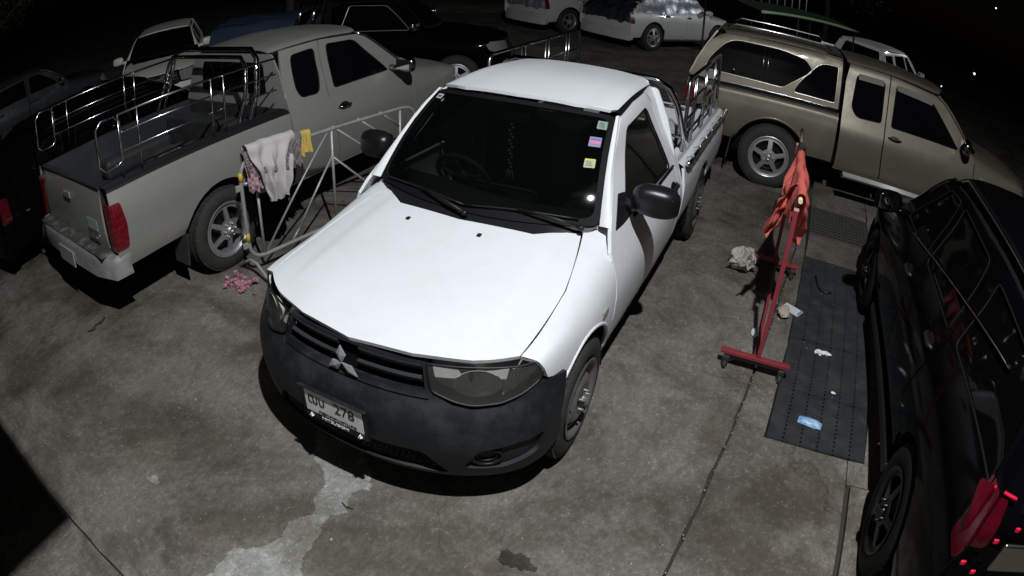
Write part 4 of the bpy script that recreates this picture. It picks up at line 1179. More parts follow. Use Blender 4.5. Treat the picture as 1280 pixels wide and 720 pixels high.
# ------------------------------------------------------------------ generic closed car (estate / hatchback / saloon)
def closed_car(name, label, cat, loc, rot, paint, hw=.88, zb=1.0, zr=1.5, hz=(.80, .88, .94, 1.0), wb=2.65, tail=.80, wr=.33, sill=.30, slope=.45, style='alloy5', trim=None, group=None, sideglass=None, glow=False, lights=M_REDLENS, step=.10, rim=None, roofend=None, sides=(1, -1), lamp_z=None, bevel=None):
    rt = root(name, loc, rot); tag(rt, label, cat, group)
    ye = wb + tail                  # rear end at belt height
    r1 = roofend or (ye - slope)
    spec = dict(hw=hw, paint=paint, zb=zb, zr=zr, hz=hz, wb=wb, yc=.36, yroof0=.95, yroof1=r1, wr=wr, ar=wr + .06, ydoor=(.40, 1.3), sill=sill, step=step, sides=sides, sideglass=sideglass or M_DARKGLASS,
                fenderfront=[(-.34, sill + .2), (-.42, hz[0] - .2), (-.40, hz[0] - .05), (-.47, hz[0])],
                pillar=[(.46, zb + .06), (.58, zb + .06 + (zr - zb - .15) * .25), (.70, zb + .06 + (zr - zb - .15) * .5), (.82, zb + .06 + (zr - zb - .15) * .72), (.92, zb + .06 + (zr - zb - .15) * .88), (1.05, zr - .09)])
    sh = shell(spec, rt); kx = sh['kx']; cab = sh['cab']
    cab_common(rt, spec, sh, ((.30, zb + .04), (.70 * kx, .46, zb + .06), (.92, zr - .06), (.585 * kx, 1.02, zr - .08)))
    zt_ = zr - .085; pl = spec['pillar']; zw = zt_ - .05; z0 = zb + .03
    arc = [(wb + (wr + .06) * math.cos(t), wr + (wr + .06) * math.sin(t)) for t in np.linspace(PI, 0, 16) if wr + (wr + .06) * math.sin(t) > sill + .005]
    ym = min(1.42, wb * .55)
    w1 = fillet([(.66, z0), (.84, z0 + (zw - z0) * .45), (1.08, zw - .02), (ym - .07, zw), (ym - .06, z0)], .04)
    w2 = fillet([(ym + .05, zw), (2.16, zw - .02), (2.26, z0), (ym + .04, z0)], .04)
    yq = 2.36
    cx = r1 + .02
    w3 = fillet([(yq + .02, zw - .03), (min(r1 - .05, ye - .3), zw - .05), (min(ye - .18, r1 + .22), z0 + .05), (yq + .06, z0 + .02)], .05)
    side_top = [(r1 + .0, zt_)]
    doors(rt, spec, sh, [
        dict(name='front_door', poly=[(.408, sill), (.405, .7), (.41, zb), ] + [(a + .012, b - .012) for a, b in pl] + [(ym - .01, zt_), (ym, zb), (ym - .02, sill)], win=w1, handle=(ym - .13, zb - .12), sealm=trim or M_SEAL),
        dict(name='rear_door', poly=[(ym + .006, zt_), (ym + .016, zb), (ym - .004, sill), (arc[0][0] - .05, sill), (arc[0][0] - .01, sill + .25), (2.16, wr + .30), (2.30, zb - .08), (2.32, zb), (2.22, zt_ - .01)], win=w2, handle=(2.16, zb - .10), sealm=trim or M_SEAL),
        dict(name='rear_quarter_panel', poly=[(2.24, zt_ - .01), (2.335, zb), (2.315, zb - .08), (2.175, wr + .30), (arc[0][0] + .005, sill + .25)] + [a for a in arc if a[1] > sill + .25 or a[0] > wb] + [(ye - .08, sill + .05), (ye, .5), (ye, zb - .05), (r1 + .1, zt_ - .06), (r1 - .05, zt_)], win=w3, sealm=trim or M_SEAL)])
    # tail panel
    z1 = zr - .06
    def tf(a, b):
        t = np.clip((b - (zb - .02)) / (z1 - zb), 0, 1)
        return np.stack([a, ye - .02 - t * (ye - r1) - .10 * (np.abs(a) / (.85 * kx)) ** 3, b], 1)
    hole = fillet([(-.58 * kx, zb + .04), (.58 * kx, zb + .04), (.48 * kx, z1 - .08), (-.48 * kx, z1 - .08)], .05)
    tg = sheet(fillet([(-.83 * kx, sill + .03), (.83 * kx, sill + .03), (.86 * kx, .6), (.81 * kx, zb), (.60 * kx, z1), (-.60 * kx, z1), (-.81 * kx, zb), (-.86 * kx, .6)], .04), tf, step, [hole], th=.03, ctr=(0, 0, .8)).obj('tailgate', paint, rt)
    sheet(hole, lambda a, b: tf(a, b) - np.array([0, .012, 0]), .15, th=0, ctr=(0, 0, .8)).obj('rear_window', M_DARKGLASS, tg)
    bf = lambda a, b: tf(a, b) + np.array([0, .08, 0]) - .0
    sheet(fillet([(-.86 * kx, sill - .02), (.86 * kx, sill - .02), (.87 * kx, .58), (-.87 * kx, .58)], .05), bf, .12, th=.12, ctr=(0, 0, .5)).obj('rear_bumper', paint, rt)
    lz = lamp_z or (.72, zb - .02)
    for sg in (1, -1):
        sf = cab.side(sg)
        ye1 = ye - max(0, lz[1] - zb + .02) / (z1 - zb) * (ye - r1)
        s_ = sheet(fillet([(ye1 - .12, lz[1]), (ye1 + .0, lz[1] + .01), (ye - .0, min(lz[1], zb - .04)), (ye + .0, lz[0]), (ye - .14, lz[0])], .02), lambda a, b: sf(a, b) + np.array([sg * .008, 0, 0]), .08, th=.015, ctr=sh['ctr'])
        r_ = sheet(fillet([(sg * (.66 if lamp_z else .50) * kx, lz[1] - .02), (sg * .835 * kx, lz[1]), (sg * .84 * kx, lz[0]), (sg * .68 * kx, lz[0] + .02)], .03), lambda a, b: tf(a, b) + np.array([0, .025, 0]), .08, th=.02, ctr=(0, 0, .8))
        s_.merge(r_); s_.obj('tail_light', lights, rt)
        wheel(rt, sg * (hw - .01), 0, wr, .2, style, sg, rim or M_RIM, spin=.4)
        wheel(rt, sg * (hw - .01), wb, wr, .2, style, sg, rim or M_RIM, spin=1.1)
        arch_liner(rt, sg * .84 * kx, wb, wr, wr + .06, .24, sg).obj('wheel_housing', M_VOID, rt)
        mirror_part(rt, sg * (hw + .10), .60, zb + .07, sg, paint if name != 'x' else M_MIRROR, .95)
        MB().box((sg * (hw - .05), wb / 2 + .05, sill - .02), (.06, wb - .9, .08), bev=.02).obj('side_skirt', M_BLKPL, rt)
    front_simple(rt, spec, sh)
    front_arches(rt, spec, sh)
    chassis(rt, -.4, ye - .1, hw, .24, .5)
    MB().box((0, 1.7, zb - .35), (1.3, 2.2, .5), bev=.1).obj('seat', M_SEAT, rt)
    return rt, sh, spec, tf

BS, BSH, BSP, BTF = closed_car('black_suv', 'glossy black estate car with roof rails and chrome window line filling the right edge', 'car', (3.42, 2.60, 0), math.radians(182.0),
    M_BLACK, hw=.91, zb=1.10, zr=1.68, hz=(.86, .94, 1.0, 1.06), wb=2.78, tail=.85, wr=.35, slope=.40, sideglass=mat('black_privacy_glass', (.002, .002, .002), .04, spec=.12), trim=M_SEAL, lights=M_REDGLOW, step=.07, lamp_z=(.98, 1.22), rim=mat('dark_alloy_rim', (.006, .006, .006), .35, metal=.0))
for sg in (1, -1):
    MB().tube([(sg * .60, 1.15, 1.62), (sg * .60, 1.3, 1.68), (sg * .60, 2.75, 1.67), (sg * .59, 2.9, 1.60)], .016, 8).obj('roof_rail', M_STEEL, BS)
    f = BSH['cab'].side(sg)
    yy = np.linspace(1.0, 2.95, 14); P = f(yy, 1.125 + (yy - 1.0) * .14) + np.array([sg * .008, 0, 0])
    MB().tube(P, .009, 6).obj('chrome_belt_trim', M_CHROME, BS)
brs = mat('bright_red_lens', (.75, .01, .05), .25, var=.3, vscale=40)
for (u0, z0_, u1, z1_) in ((-.66, 1.205, -.84, 1.215), (.66, 1.205, .80, 1.215)):
    P = BTF(np.linspace(u0, u1, 7), np.linspace(z0_, z1_, 7)) + np.array([0, .04, 0]); MB().tube(P, .008, 6).obj('lamp_segment', brs, BS)
for u, z in ((.60, 1.13), (.70, 1.08), (.78, .93), (.70, .90), (.64, .86)):
    P = BTF(np.array([u]), np.array([z]))[0] + np.array([0, .055, 0]); MB().box(P, (.03, .012, .022), bev=.005).obj('lamp_segment', brs, BS)
# rear details of the black car: number-plate shelf, chrome bar
MB().box((0, 3.64, 1.02), (1.30, .02, .15), bev=.01).obj('chrome_tail_bar', mat('dull_chrome', (.35, .35, .33), .3, metal=1), BS)
MB().box((0, 3.66, .83), (.36, .01, .14), bev=.004).obj('number_plate', mat('number_plate_dirty', (.3, .3, .28), .5, var=.3), BS)

closed_car('black_saloon', 'black saloon with one red tail light showing at the left edge beside the silver pickup', 'car', (-5.22, 2.35, 0), math.radians(180),
    M_BLACK, hw=.88, zb=.92, zr=1.38, hz=(.74, .80, .86, .92), wb=2.55, tail=.85, wr=.31, sill=.28, slope=.75, lights=M_REDGLOW, step=.10, lamp_z=(.66, .90))
closed_car('grey_saloon', 'dark grey car with a curved roofline behind the black saloon, far left', 'car', (-10.9, 3.0, 0), math.radians(176),
    M_BLACK2, hw=.88, zb=1.0, zr=1.50, hz=(.82, .90, .95, 1.0), wb=2.6, tail=.8, wr=.32, slope=.6, step=.12)
closed_car('cream_car', 'small cream-white car with dark windows beyond the silver pickup bed', 'car', (-8.15, 3.75, 0), math.radians(52),
    M_CREAM, hw=.84, zb=.98, zr=1.46, hz=(.80, .88, .93, .98), wb=2.45, tail=.6, wr=.30, slope=.4, step=.12)
SA = closed_car('white_suv', 'pearl white sport utility car wrapped with silver sunshades, left of two in the far row', 'car', (-4.16, 16.8, 0), math.radians(152),
    M_PEARL, hw=.90, zb=1.03, zr=1.56, hz=(.88, .96, 1.01, 1.06), wb=2.7, tail=.85, wr=.36, slope=.85, step=.12, group=None)
SB = closed_car('white_suv', 'pearl white sport utility car with crumpled foil sunshades, right of two in the far row', 'car', (-1.66, 16.06, 0), math.radians(152),
    M_PEARL, hw=.90, zb=1.03, zr=1.56, hz=(.88, .96, 1.01, 1.06), wb=2.7, tail=.85, wr=.36, slope=.85, step=.12)
closed_car('white_hatchback', 'pale hatchback seen from behind over the roof of the bronze pickup', 'car', (4.44, 15.2, 0), math.radians(152),
    M_PEARL, hw=.86, zb=1.05, zr=1.62, hz=(.84, .92, .97, 1.0), wb=2.5, tail=.7, wr=.31, slope=.25, step=.12)

# foil sunshades laid over the windows of the two far cars
M_FOIL = mat('crumpled_foil', (.40, .43, .47), .38, metal=.5, var=.4, vscale=6, bump=.5, bscale=14)
M_FOILD = mat('dark_foil', (.06, .08, .09), .3, metal=.6, var=.6, vscale=10, bump=.9, bscale=12)
def crumple(P, amp, sc, n=None):
    for i in range(len(P)):
        v = noise.noise_vector(Vector(P[i]) * sc); P[i] += np.array(v) * amp
    return P
def shade_cover(car, label, rear_m, grp=None):
    rt, sh, spec, tf = car
    f = sh['cab'].side(-1)
    def g(a, b): return crumple(f(a, b) + np.array([-.03, 0, 0]), .035, 4)
    mb = sheet([(.55, 1.08), (.80, 1.40), (1.1, 1.50), (2.6, 1.48), (3.10, 1.2), (3.3, 1.02), (2.3, .98), (1.4, 1.04)], g, .07, th=.0, ctr=sh['ctr'])
    t = sh['cab'].top()
    m2 = sheet([(-.44, .95), (.44, .95), (.44, 2.3), (-.44, 2.3)], lambda a, b: crumple(t(a, b) + np.array([0, 0, .04]), .04, 4), .12, th=0, ctr=(0, 0, .3)); mb.merge(m2)
    o = mb.obj('foil_sunshade', M_FOIL); o.matrix_world = rt.matrix_basis
    tag(o, label, 'sunshade')
    m3 = sheet([(-.86, .75), (.86, .75), (.80, 1.1), (.62, 1.48), (-.62, 1.48), (-.80, 1.1)], lambda a, b: crumple(tf(a, b) + np.array([0, .07, 0]), .07, 6), .08, th=0, ctr=(0, 0, .8))
    o2 = m3.obj('car_cover', rear_m); o2.matrix_world = rt.matrix_basis
    return o, o2
bpy.context.view_layer.update()
a1, a2 = shade_cover(SA, 'crumpled silver foil over the side windows of the left white car', M_FOIL)
b1, b2 = shade_cover(SB, 'crumpled silver foil over the side windows of the right white car', M_FOILD)
tag(a2, 'pale crinkled cover over the tail of the left white car', 'cover')
tag(b2, 'dark crinkled cover over the tail of the right white car', 'cover')

# ------------------------------------------------------------------ dark pickup with covered bed behind the silver pickup
def dark_pickup():
    rt = root('pickup_truck', (-3.7, 6.7, 0), math.radians(115))
    tag(rt, 'black pickup with chrome roll bar, parked behind the silver pickup', 'pickup truck')
    spec = dict(hw=.90, paint=M_BLACK, zb=1.08, zr=1.66, hz=(.93, 1.0, 1.05, 1.10), wb=3.0, yc=.42, yroof0=.95, yroof1=1.98, wr=.35, ar=.43,
                ydoor=(.42, 2.0), bed=(2.05, 4.1), bedz=1.06, sill=.40, bedsill=.46, rbz=.50, bedfloor=.68, step=.10,
                fenderfront=[(-.33, .56), (-.42, .74), (-.40, .88), (-.47, .93)],
                pillar=[(.50, 1.14), (.62, 1.25), (.74, 1.36), (.85, 1.45), (.95, 1.52), (1.05, 1.56)])
    sh = shell(spec, rt)
    cab_common(rt, spec, sh, ((.34, 1.10), (.71, .51, 1.12), (.92, 1.60), (.59, 1.02, 1.575)))
    w = fillet([(.72, 1.11), (.88, 1.28), (1.12, 1.50), (1.72, 1.52), (1.84, 1.11)], .05)
    doors(rt, spec, sh, [dict(name='door', poly=[(.426, .41), (.42, .8), (.425, 1.05), (.51, 1.13), (.63, 1.24), (.75, 1.35), (.86, 1.44), (.96, 1.51), (1.07, 1.55), (1.88, 1.57), (1.97, 1.1), (1.96, .41)], win=w, handle=(1.84, .95), sealm=mat('bright_window_trim', (.55, .52, .44), .3, metal=.8))])
    front_simple(rt, spec, sh); bed(rt, spec, sh)
    MB().box((0, 1.99, 1.0), (1.4, .02, 1.0)).obj('cab_back_panel', M_BLACK, rt)
    mb = MB(); pts = [(-.78, 2.35, 1.08), (-.76, 2.28, 1.4), (-.66, 2.25, 1.66), (-.55, 2.25, 1.71), (.55, 2.25, 1.71), (.66, 2.25, 1.66), (.76, 2.28, 1.4), (.78, 2.35, 1.08)]
    mb.tube(pts, .03, 8); rb = mb.obj('roll_bar', M_CHROME, rt)
    MB().tube([(x * .96, y + .25, z) for x, y, z in pts], .03, 8).obj('roll_bar_tube', M_CHROME, rb)
    for sg in (1, -1):
        mirror_part(rt, sg * 1.0, .62, 1.2, sg, M_CHROME, .95)
        taillight(rt, sh, spec, sg, (3.98, 4.1), (.68, .98))
        wheel(rt, sg * .89, 0, .35, .22, 'alloy6', sg, M_RIM); wheel(rt, sg * .89, 3.0, .35, .22, 'alloy6', sg, M_RIM)
    chassis(rt, -.5, 4.0, .88, .38, .65); front_arches(rt, spec, sh)
    MB().box((0, 1.35, .9), (1.35, 1.1, .5), bev=.1).obj('seat', M_SEAT, rt)
    # tarpaulin over the bed
    M_TARP = mat('dark_blue_tarpaulin', (.035, .05, .085), .32, coat=.2, var=.3, vscale=3, bump=.6, bscale=9, stretch=(1, .25, 1))
    N, K = 44, 22; V = []
    for i in range(N + 1):
        for j in range(K + 1):
            u = -1 + 2 * i / N; v = j / K; y = 2.62 + v * 1.58; x = u * .90; z = 1.42 - .05 * (v - .2) ** 2 - .38 * max(0, abs(u) - .75) / .25 * .9 - .12 * abs(u) ** 2
            n_ = noise.noise(Vector((x * 5, y * 1.6, 3))) * .05 + noise.noise(Vector((x * 13, y * 3, 7))) * .02
            V.append((x, y, z + n_))
    F_ = [(i * (K + 1) + j, i * (K + 1) + j + 1, (i + 1) * (K + 1) + j + 1, (i + 1) * (K + 1) + j) for i in range(N) for j in range(K)]
    tp = link('tarpaulin', V, F_, M_TARP); tp.matrix_world = rt.matrix_basis
    bpy.context.view_layer.update(); tp.matrix_world = rt.matrix_world.copy()
    tag(tp, 'wrinkled dark blue tarpaulin over the bed of the black pickup', 'tarpaulin')
dark_pickup()

# ------------------------------------------------------------------ ground: concrete slabs, drain covers
def concrete(name, c0, c1, stain, fine=.25, rough=.85):
    m = bpy.data.materials.new(name); m.use_nodes = True; n = m.node_tree; L = n.links.new
    p = n.nodes['Principled BSDF']; p.inputs['Roughness'].default_value = rough; p.inputs['Specular IOR Level'].default_value = .25
    tc = n.nodes.new('ShaderNodeTexCoord'); src = tc.outputs['Object']
    def nz(sc, det, ro=.6, dist=0, vec=None):
        t = n.nodes.new('ShaderNodeTexNoise'); t.inputs['Scale'].default_value = sc; t.inputs['Detail'].default_value = det; t.inputs['Roughness'].default_value = ro; t.inputs['Distortion'].default_value = dist
        L(vec or src, t.inputs['Vector']); return t.outputs['Fac']
    def rng(v, a, b, c=0, d=1):
        r = n.nodes.new('ShaderNodeMapRange'); r.inputs['From Min'].default_value = a; r.inputs['From Max'].default_value = b; r.inputs['To Min'].default_value = c; r.inputs['To Max'].default_value = d
        L(v, r.inputs['Value']); return r.outputs['Result']
    def mix(f, a, b, mode='MIX'):
        x = n.nodes.new('ShaderNodeMix'); x.data_type = 'RGBA'; x.blend_type = mode
        for k, v in (('A', a), ('B', b)):
            if isinstance(v, tuple): x.inputs[k].default_value = (*v, 1)
            else: L(v, x.inputs[k])
        if isinstance(f, float): x.inputs['Factor'].default_value = f
        else: L(f, x.inputs['Factor'])
        return x.outputs['Result']
    big = rng(nz(.55, 5, .6, .6), .35, .65)
    col = mix(big, c0, c1)
    col = mix(rng(nz(1.5, 8, .72, .8), .46, .60, 0, .6), col, tuple(c * .62 for c in c0))
    col = mix(rng(nz(.9, 9, .68, 1.2), .48, .62, 0, .85), col, stain)
    col = mix(rng(nz(2.6, 10, .75, .5), .50, .72, 0, .55), col, tuple(c * .62 for c in stain))
    # greenish damp areas
    col = mix(rng(nz(.42, 4, .5), .50, .66, 0, .55), col, (c0[0] * .92, c0[1] * 1.0, c0[2] * .98))
    # fine mottling at several sizes
    col = mix(rng(nz(7, 12, .82, .3), .38, .62, 0, .42), col, tuple(c * .45 for c in c0))
    col = mix(rng(nz(19, 10, .8), .52, .66, 0, .35), col, tuple(min(1, c * 1.55) for c in c1))
    # pale scuffs: noise stretched in two directions
    for rz, sx_, sc_, thr in ((.5, 8, 1.6, .60), (-1.0, 6, 2.2, .62)):
        mp = n.nodes.new('ShaderNodeMapping'); mp.inputs['Scale'].default_value = (sx_, 1.3, 1); mp.inputs['Rotation'].default_value = (0, 0, rz); L(src, mp.inputs[0])
        scf = rng(nz(sc_, 14, .86, .9, mp.outputs[0]), thr, thr + .06, 0, 1)
        msk = rng(nz(.85, 3, .5), .50, .60, 0, .75)
        mm = n.nodes.new('ShaderNodeMath'); mm.operation = 'MULTIPLY'; L(scf, mm.inputs[0]); L(msk, mm.inputs[1])
        col = mix(mm.outputs[0], col, tuple(min(1, c * 2.1) for c in c0))
    # broken pale patches with ragged edges
    bp_ = rng(nz(2.1, 14, .78, .2), .635, .655, 0, .55)
    col = mix(bp_, col, tuple(min(1, c * 1.75) for c in c0))
    # hairline cracks
    vc = n.nodes.new('ShaderNodeTexVoronoi'); vc.feature = 'DISTANCE_TO_EDGE'; vc.inputs['Scale'].default_value = .55
    dn = n.nodes.new('ShaderNodeTexNoise'); dn.inputs['Scale'].default_value = 2.5; dn.inputs['Detail'].default_value = 8; L(src, dn.inputs['Vector'])
    va = n.nodes.new('ShaderNodeVectorMath'); va.operation = 'SCALE'; va.inputs['Scale'].default_value = .5; L(dn.outputs['Color'], va.inputs[0])
    vb = n.nodes.new('ShaderNodeVectorMath'); vb.operation = 'ADD'; L(src, vb.inputs[0]); L(va.outputs[0], vb.inputs[1]); L(vb.outputs[0], vc.inputs['Vector'])
    ck = rng(vc.outputs['Distance'], .0035, .0, 0, .8)
    ckm = n.nodes.new('ShaderNodeMath'); ckm.operation = 'MULTIPLY'; L(ck, ckm.inputs[0]); L(rng(nz(.7, 2, .5), .5, .58), ckm.inputs[1])
    col = mix(ckm.outputs[0], col, tuple(c * .2 for c in c0))
    # grain and pits
    mg = n.nodes.new('ShaderNodeMapping'); mg.inputs['Scale'].default_value = (1, .45, 1); mg.inputs['Rotation'].default_value = (0, 0, .7); L(src, mg.inputs[0])
    col = mix(rng(nz(34, 6, .8, .4, mg.outputs[0]), .40, .60, 0, .62), col, tuple(c * .42 for c in c0))
    col = mix(rng(nz(27, 5, .75), .56, .66, 0, .45), col, tuple(min(1, c * 1.5) for c in c1))
    col = mix(rng(nz(48, 5, .75), .36, .64, 0, fine + .05), col, tuple(c * .30 for c in c0))
    col = mix(rng(nz(120, 3, .6), .35, .65, 0, fine), col, tuple(c * .35 for c in c0))
    col = mix(rng(nz(62, 2, .5), .70, .74, 0, .45), col, tuple(min(1, c * 2.6) for c in c0))
    vr = n.nodes.new('ShaderNodeTexVoronoi'); vr.inputs['Scale'].default_value = 7.5; L(src, vr.inputs['Vector'])
    col = mix(rng(vr.outputs['Distance'], .05, .02, 0, .75), col, tuple(c * .22 for c in c0))
    # broad stains multiplied over everything: damp brown areas, worn pale areas
    col = mix(rng(nz(.75, 10, .66, 1.4), .45, .57, 0, .95), col, (.62, .585, .54), 'MULTIPLY')
    col = mix(rng(nz(1.9, 12, .72, .7), .50, .60, 0, .65), col, (.62, .60, .57), 'MULTIPLY')
    col = mix(rng(nz(.62, 9, .7, .9), .53, .62, 0, .50), col, (1.30, 1.34, 1.28), 'MULTIPLY')
    oi = n.nodes.new('ShaderNodeObjectInfo'); bc = n.nodes.new('ShaderNodeBrightContrast'); L(col, bc.inputs[0])
    L(rng(oi.outputs['Random'], 0, 1, -.012, .014), bc.inputs['Bright'])
    L(bc.outputs[0], p.inputs['Base Color'])
    b = n.nodes.new('ShaderNodeBump'); b.inputs['Strength'].default_value = .9; b.inputs['Distance'].default_value = .008
    h = n.nodes.new('ShaderNodeMath'); h.operation = 'ADD'; L(nz(45, 8, .7), h.inputs[0]); L(nz(9, 6, .6), h.inputs[1]); L(h.outputs[0], b.inputs['Height']); L(b.outputs['Normal'], p.inputs['Normal'])
    return m
M_CONC = concrete('stained_concrete', (.248, .230, .200), (.325, .300, .260), (.122, .104, .084))
M_PATCH = concrete('pale_cement_smear', (.42, .41, .385), (.52, .51, .485), (.34, .33, .305), .12)
M_PALE = concrete('worn_pale_concrete', (.29, .27, .23), (.36, .33, .28), (.18, .16, .13), .2)

def jag(poly, amp, step=.05, sc=6.0, oct=2):
    P = resample(poly, step); out = []
    for x, y in P:
        v = noise.noise_vector(Vector((x * sc, y * sc, 1.7))) + noise.noise_vector(Vector((x * sc * 4, y * sc * 4, 5.1))) * .5
        if oct > 2: v = v + noise.noise_vector(Vector((x * sc * 11, y * sc * 11, 8.1))) * .45 + noise.noise_vector(Vector((x * sc * 25, y * sc * 25, 2.1))) * .25
        out.append((x + v.x * amp, y + v.y * amp))
    return out
ground = link('ground', [(-90, -40, -.035), (90, -40, -.035), (90, 140, -.035), (-90, 140, -.035)], [(0, 1, 2, 3)], mat('dirt_in_joints', (.035, .031, .026), .95, var=.3), smooth=False)
tag(ground, 'stained concrete parking yard with joints', None, None, 'structure')
J1 = lambda y: 1.645 + .066 * y
def slab(poly, amp=.005, m=M_CONC, z=0.0, name='slab', step=.12, parent=None, th=.05):
    P = jag(poly, amp, step)
    V = [(x, y, z) for x, y in P] + [(x, y, z - th) for x, y in P]; n = len(P)
    F = [tuple(range(n))] + [(i, i + n, (i + 1) % n + n, (i + 1) % n) for i in range(n)]
    o = link(name, V, F, m, parent or ground, smooth=False)
    return o
def rect(x0, x1, y0, y1): return [(x0, y0), (x1, y0), (x1, y1), (x0, y1)]
g_ = .006
ys_ = [-6, -2.15, 2.30, 7.2, 11.5, 18, 26]
for k in range(len(ys_) - 1):
    a, b = ys_[k] + g_, ys_[k + 1] - g_
    for (x0, x1) in ((-26, -17), (-17, -12), (-12, -7.4), (-7.4, -2.62)):
        slab(rect(x0 + g_, x1 - g_, a, b), .004)
    right = [(J1(b) - .011, b), (J1((a + b) / 2) - .011, (a + b) / 2), (J1(a) - .011, a)] if b < 8 else [(1.9, b), (1.9, a)]
    slab([(-2.62 + g_, a), (J1(a) - .011, a)] + [(J1(a + (b - a) * t) - .011, a + (b - a) * t) for t in (.2, .4, .6, .8)] + [(J1(b) - .011, b), (-2.62 + g_, b)] if b < 8 else rect(-2.62 + g_, 1.9, a, b), .013 if k in (1, 2) else .004)
    for (x0, x1) in ((7.5, 13), (13, 20)): slab(rect(x0, x1 - .012, a, b), .004)
    if a > 7: slab(rect(1.912, 7.49, a, b), .004)
DX0, DX1 = 1.895, 2.60
# strip left of the drain, apron in front, right part
slab([(J1(-6) + .008, -5.99), (2.475, -5.99), (2.475, .525), (DX0 - .005, .53), (1.965, 3.25), (1.975, 7.19), (J1(7.2) + .008, 7.19)] + [(J1(y) + .008, y) for y in (5, 3.5, 2, .5, -1, -3)], .006, name='slab')
slab(rect(2.515, 7.49, -5.99, .30), .005)
slab([(2.482, .30), (2.515, .31), (7.49, .31), (7.49, 7.19), (2.80, 7.19), (2.68, 3.26), (2.605, .53), (2.482, .525)], .005)
slab([(1.98, 3.26), (2.66, 3.26), (2.69, 3.86), (2.0, 3.86)], .005)
slab([(2.0, 4.72), (2.74, 4.72), (2.79, 7.19), (1.99, 7.19)], .005)
# smears and patches (thin, on the concrete)
def patch(poly, m, z=.0025, amp=.012, nm='cement_patch', step=.03, sc=14):
    P = jag(poly, amp, .008, sc, 4); n = len(P)
    c = np.mean(P, 0)
    V_, F_ = tri(P, .06)
    return link(nm, [(x, y, z) for x, y in V_], [tuple(f) for f in F_], m, ground, smooth=False)
patch([(-.42, -.62), (-.12, -.60), (.05, -.76), (.10, -.84), (.02, -.90), (.07, -1.03), (.0, -1.10), (.06, -1.23), (.05, -1.36), (.13, -1.49), (.10, -1.75), (-.26, -1.95), (-.25, -1.72), (-.27, -1.58), (-.17, -1.50), (-.10, -1.35), (-.13, -1.25), (-.07, -1.12), (-.13, -1.02), (-.14, -.92), (-.24, -.84), (-.34, -.78)], M_PATCH, amp=.022)
patch([(-1.85 + .13 * math.cos(t), -.17 + .085 * math.sin(t)) for t in np.linspace(0, 2 * PI, 13)[:-1]], M_PALE, amp=.012)
patch([(.93 + .10 * math.cos(t), -.87 + .05 * math.sin(t)) for t in np.linspace(0, 2 * PI, 13)[:-1]], concrete('dark_oil_spot', (.10, .09, .075), (.13, .115, .095), (.05, .043, .035)), amp=.035, nm='oil_spot')
patch([(-.98 + .05 * math.cos(t), -1.52 + .03 * math.sin(t)) for t in np.linspace(0, 2 * PI, 11)[:-1]], M_PATCH, amp=.02)
patch([(1.02, 2.34), (1.5, 2.33), (1.64, 2.20), (1.60, 1.98), (1.52, 1.88), (1.45, 2.05), (1.30, 2.20)], M_PALE, amp=.03)
patch([(1.62, .98), (1.68, 1.0), (1.70, 1.3), (1.66, 1.55), (1.58, 1.5), (1.60, 1.2)], M_PALE, amp=.02)
for (x, y, r_) in ((-.93, -.42, .05), (-1.15, -.68, .09), (1.35, 3.3, .14), (.75, -1.4, .08), (-.6, -1.0, .06)):
    pass

# drain trench with plastic cover plates and a steel grate
M_PLATE = mat('blue_grey_drain_plate', (.026, .029, .032), .8, spec=.2, var=.6, vscale=9, dirt=(.062, .058, .050), dscale=5, damt=.7, bump=.35, bscale=120)
trench = link('drain_trench', [(1.87, .5, -.03), (2.8, .5, -.03), (2.8, 4.8, -.03), (1.87, 4.8, -.03)], [(0, 1, 2, 3)], mat('drain_darkness', (.008, .008, .007), .95), ground, smooth=False)
def xl(y): return 1.895 + (y - .53) * .026
def xr_(y): return 2.60 + (y - .53) * .022
rows_ = [(.535, 1.075), (1.085, 1.735), (1.745, 2.42), (2.43, 3.245)]
for (a, b) in rows_:
    dr = link('drain_cover', [], [], M_PLATE) if False else root('drain_cover', (0, 0, 0))
    k = 5 if a < 1.9 else 5
    dz = random.uniform(-.003, .003)
    for i in range(k + 1):
        f0, f1 = i / (k + 1), (i + 1) / (k + 1)
        def X(f, y): return xl(y) + (xr_(y) - xl(y)) * f
        mb = MB(); g = .0065
        z = .004 + dz
        p = [(X(f0, a) + g, a), (X(f1, a) - g, a), (X(f1, b) - g, b), (X(f0, b) + g, b)]
        V = [(x, y, z) for x, y in p] + [(x, y, z - .025) for x, y in p]
        mb.add(V, [(0, 1, 2, 3), (0, 4, 5, 1), (1, 5, 6, 2), (2, 6, 7, 3), (3, 7, 4, 0)])
        if i < k:            # bridges that make the seam read as a dotted line
            n = int((b - a) / .04)
            for j in range(n):
                y = a + (j + .5) * (b - a) / n; x = X(f1, y)
                mb.box((x, y, z - .004), (.014, .020, .008))
        # raised cross ribs at both ends
        for y in (a + .012, b - .012): mb.box(((X(f0, y) + X(f1, y)) / 2, y, z + .001), ((X(f1, y) - X(f0, y)) - .012, .016, .006))
        mb.obj('plate', M_PLATE, dr)
    tag(dr, {.535: 'blue-grey drain cover nearest the camera, a blue wrapper lying on it', 1.085: 'second blue-grey drain cover, with the white tissue lying on it', 1.745: 'third blue-grey drain cover, beside the white card', 2.43: 'farthest blue-grey drain cover, a black strap lying on it'}[a], 'drain cover', 'drain covers in a row')
mb = MB()
for i in range(17): mb.box((2.01 + i * .0445, 4.29, -.004), (.014, .82, .022), Matrix.Rotation(-.0, 3, 'Z'))
for j in range(11): mb.box((2.365, 3.90 + j * .078, -.004), (.73, .016, .016))
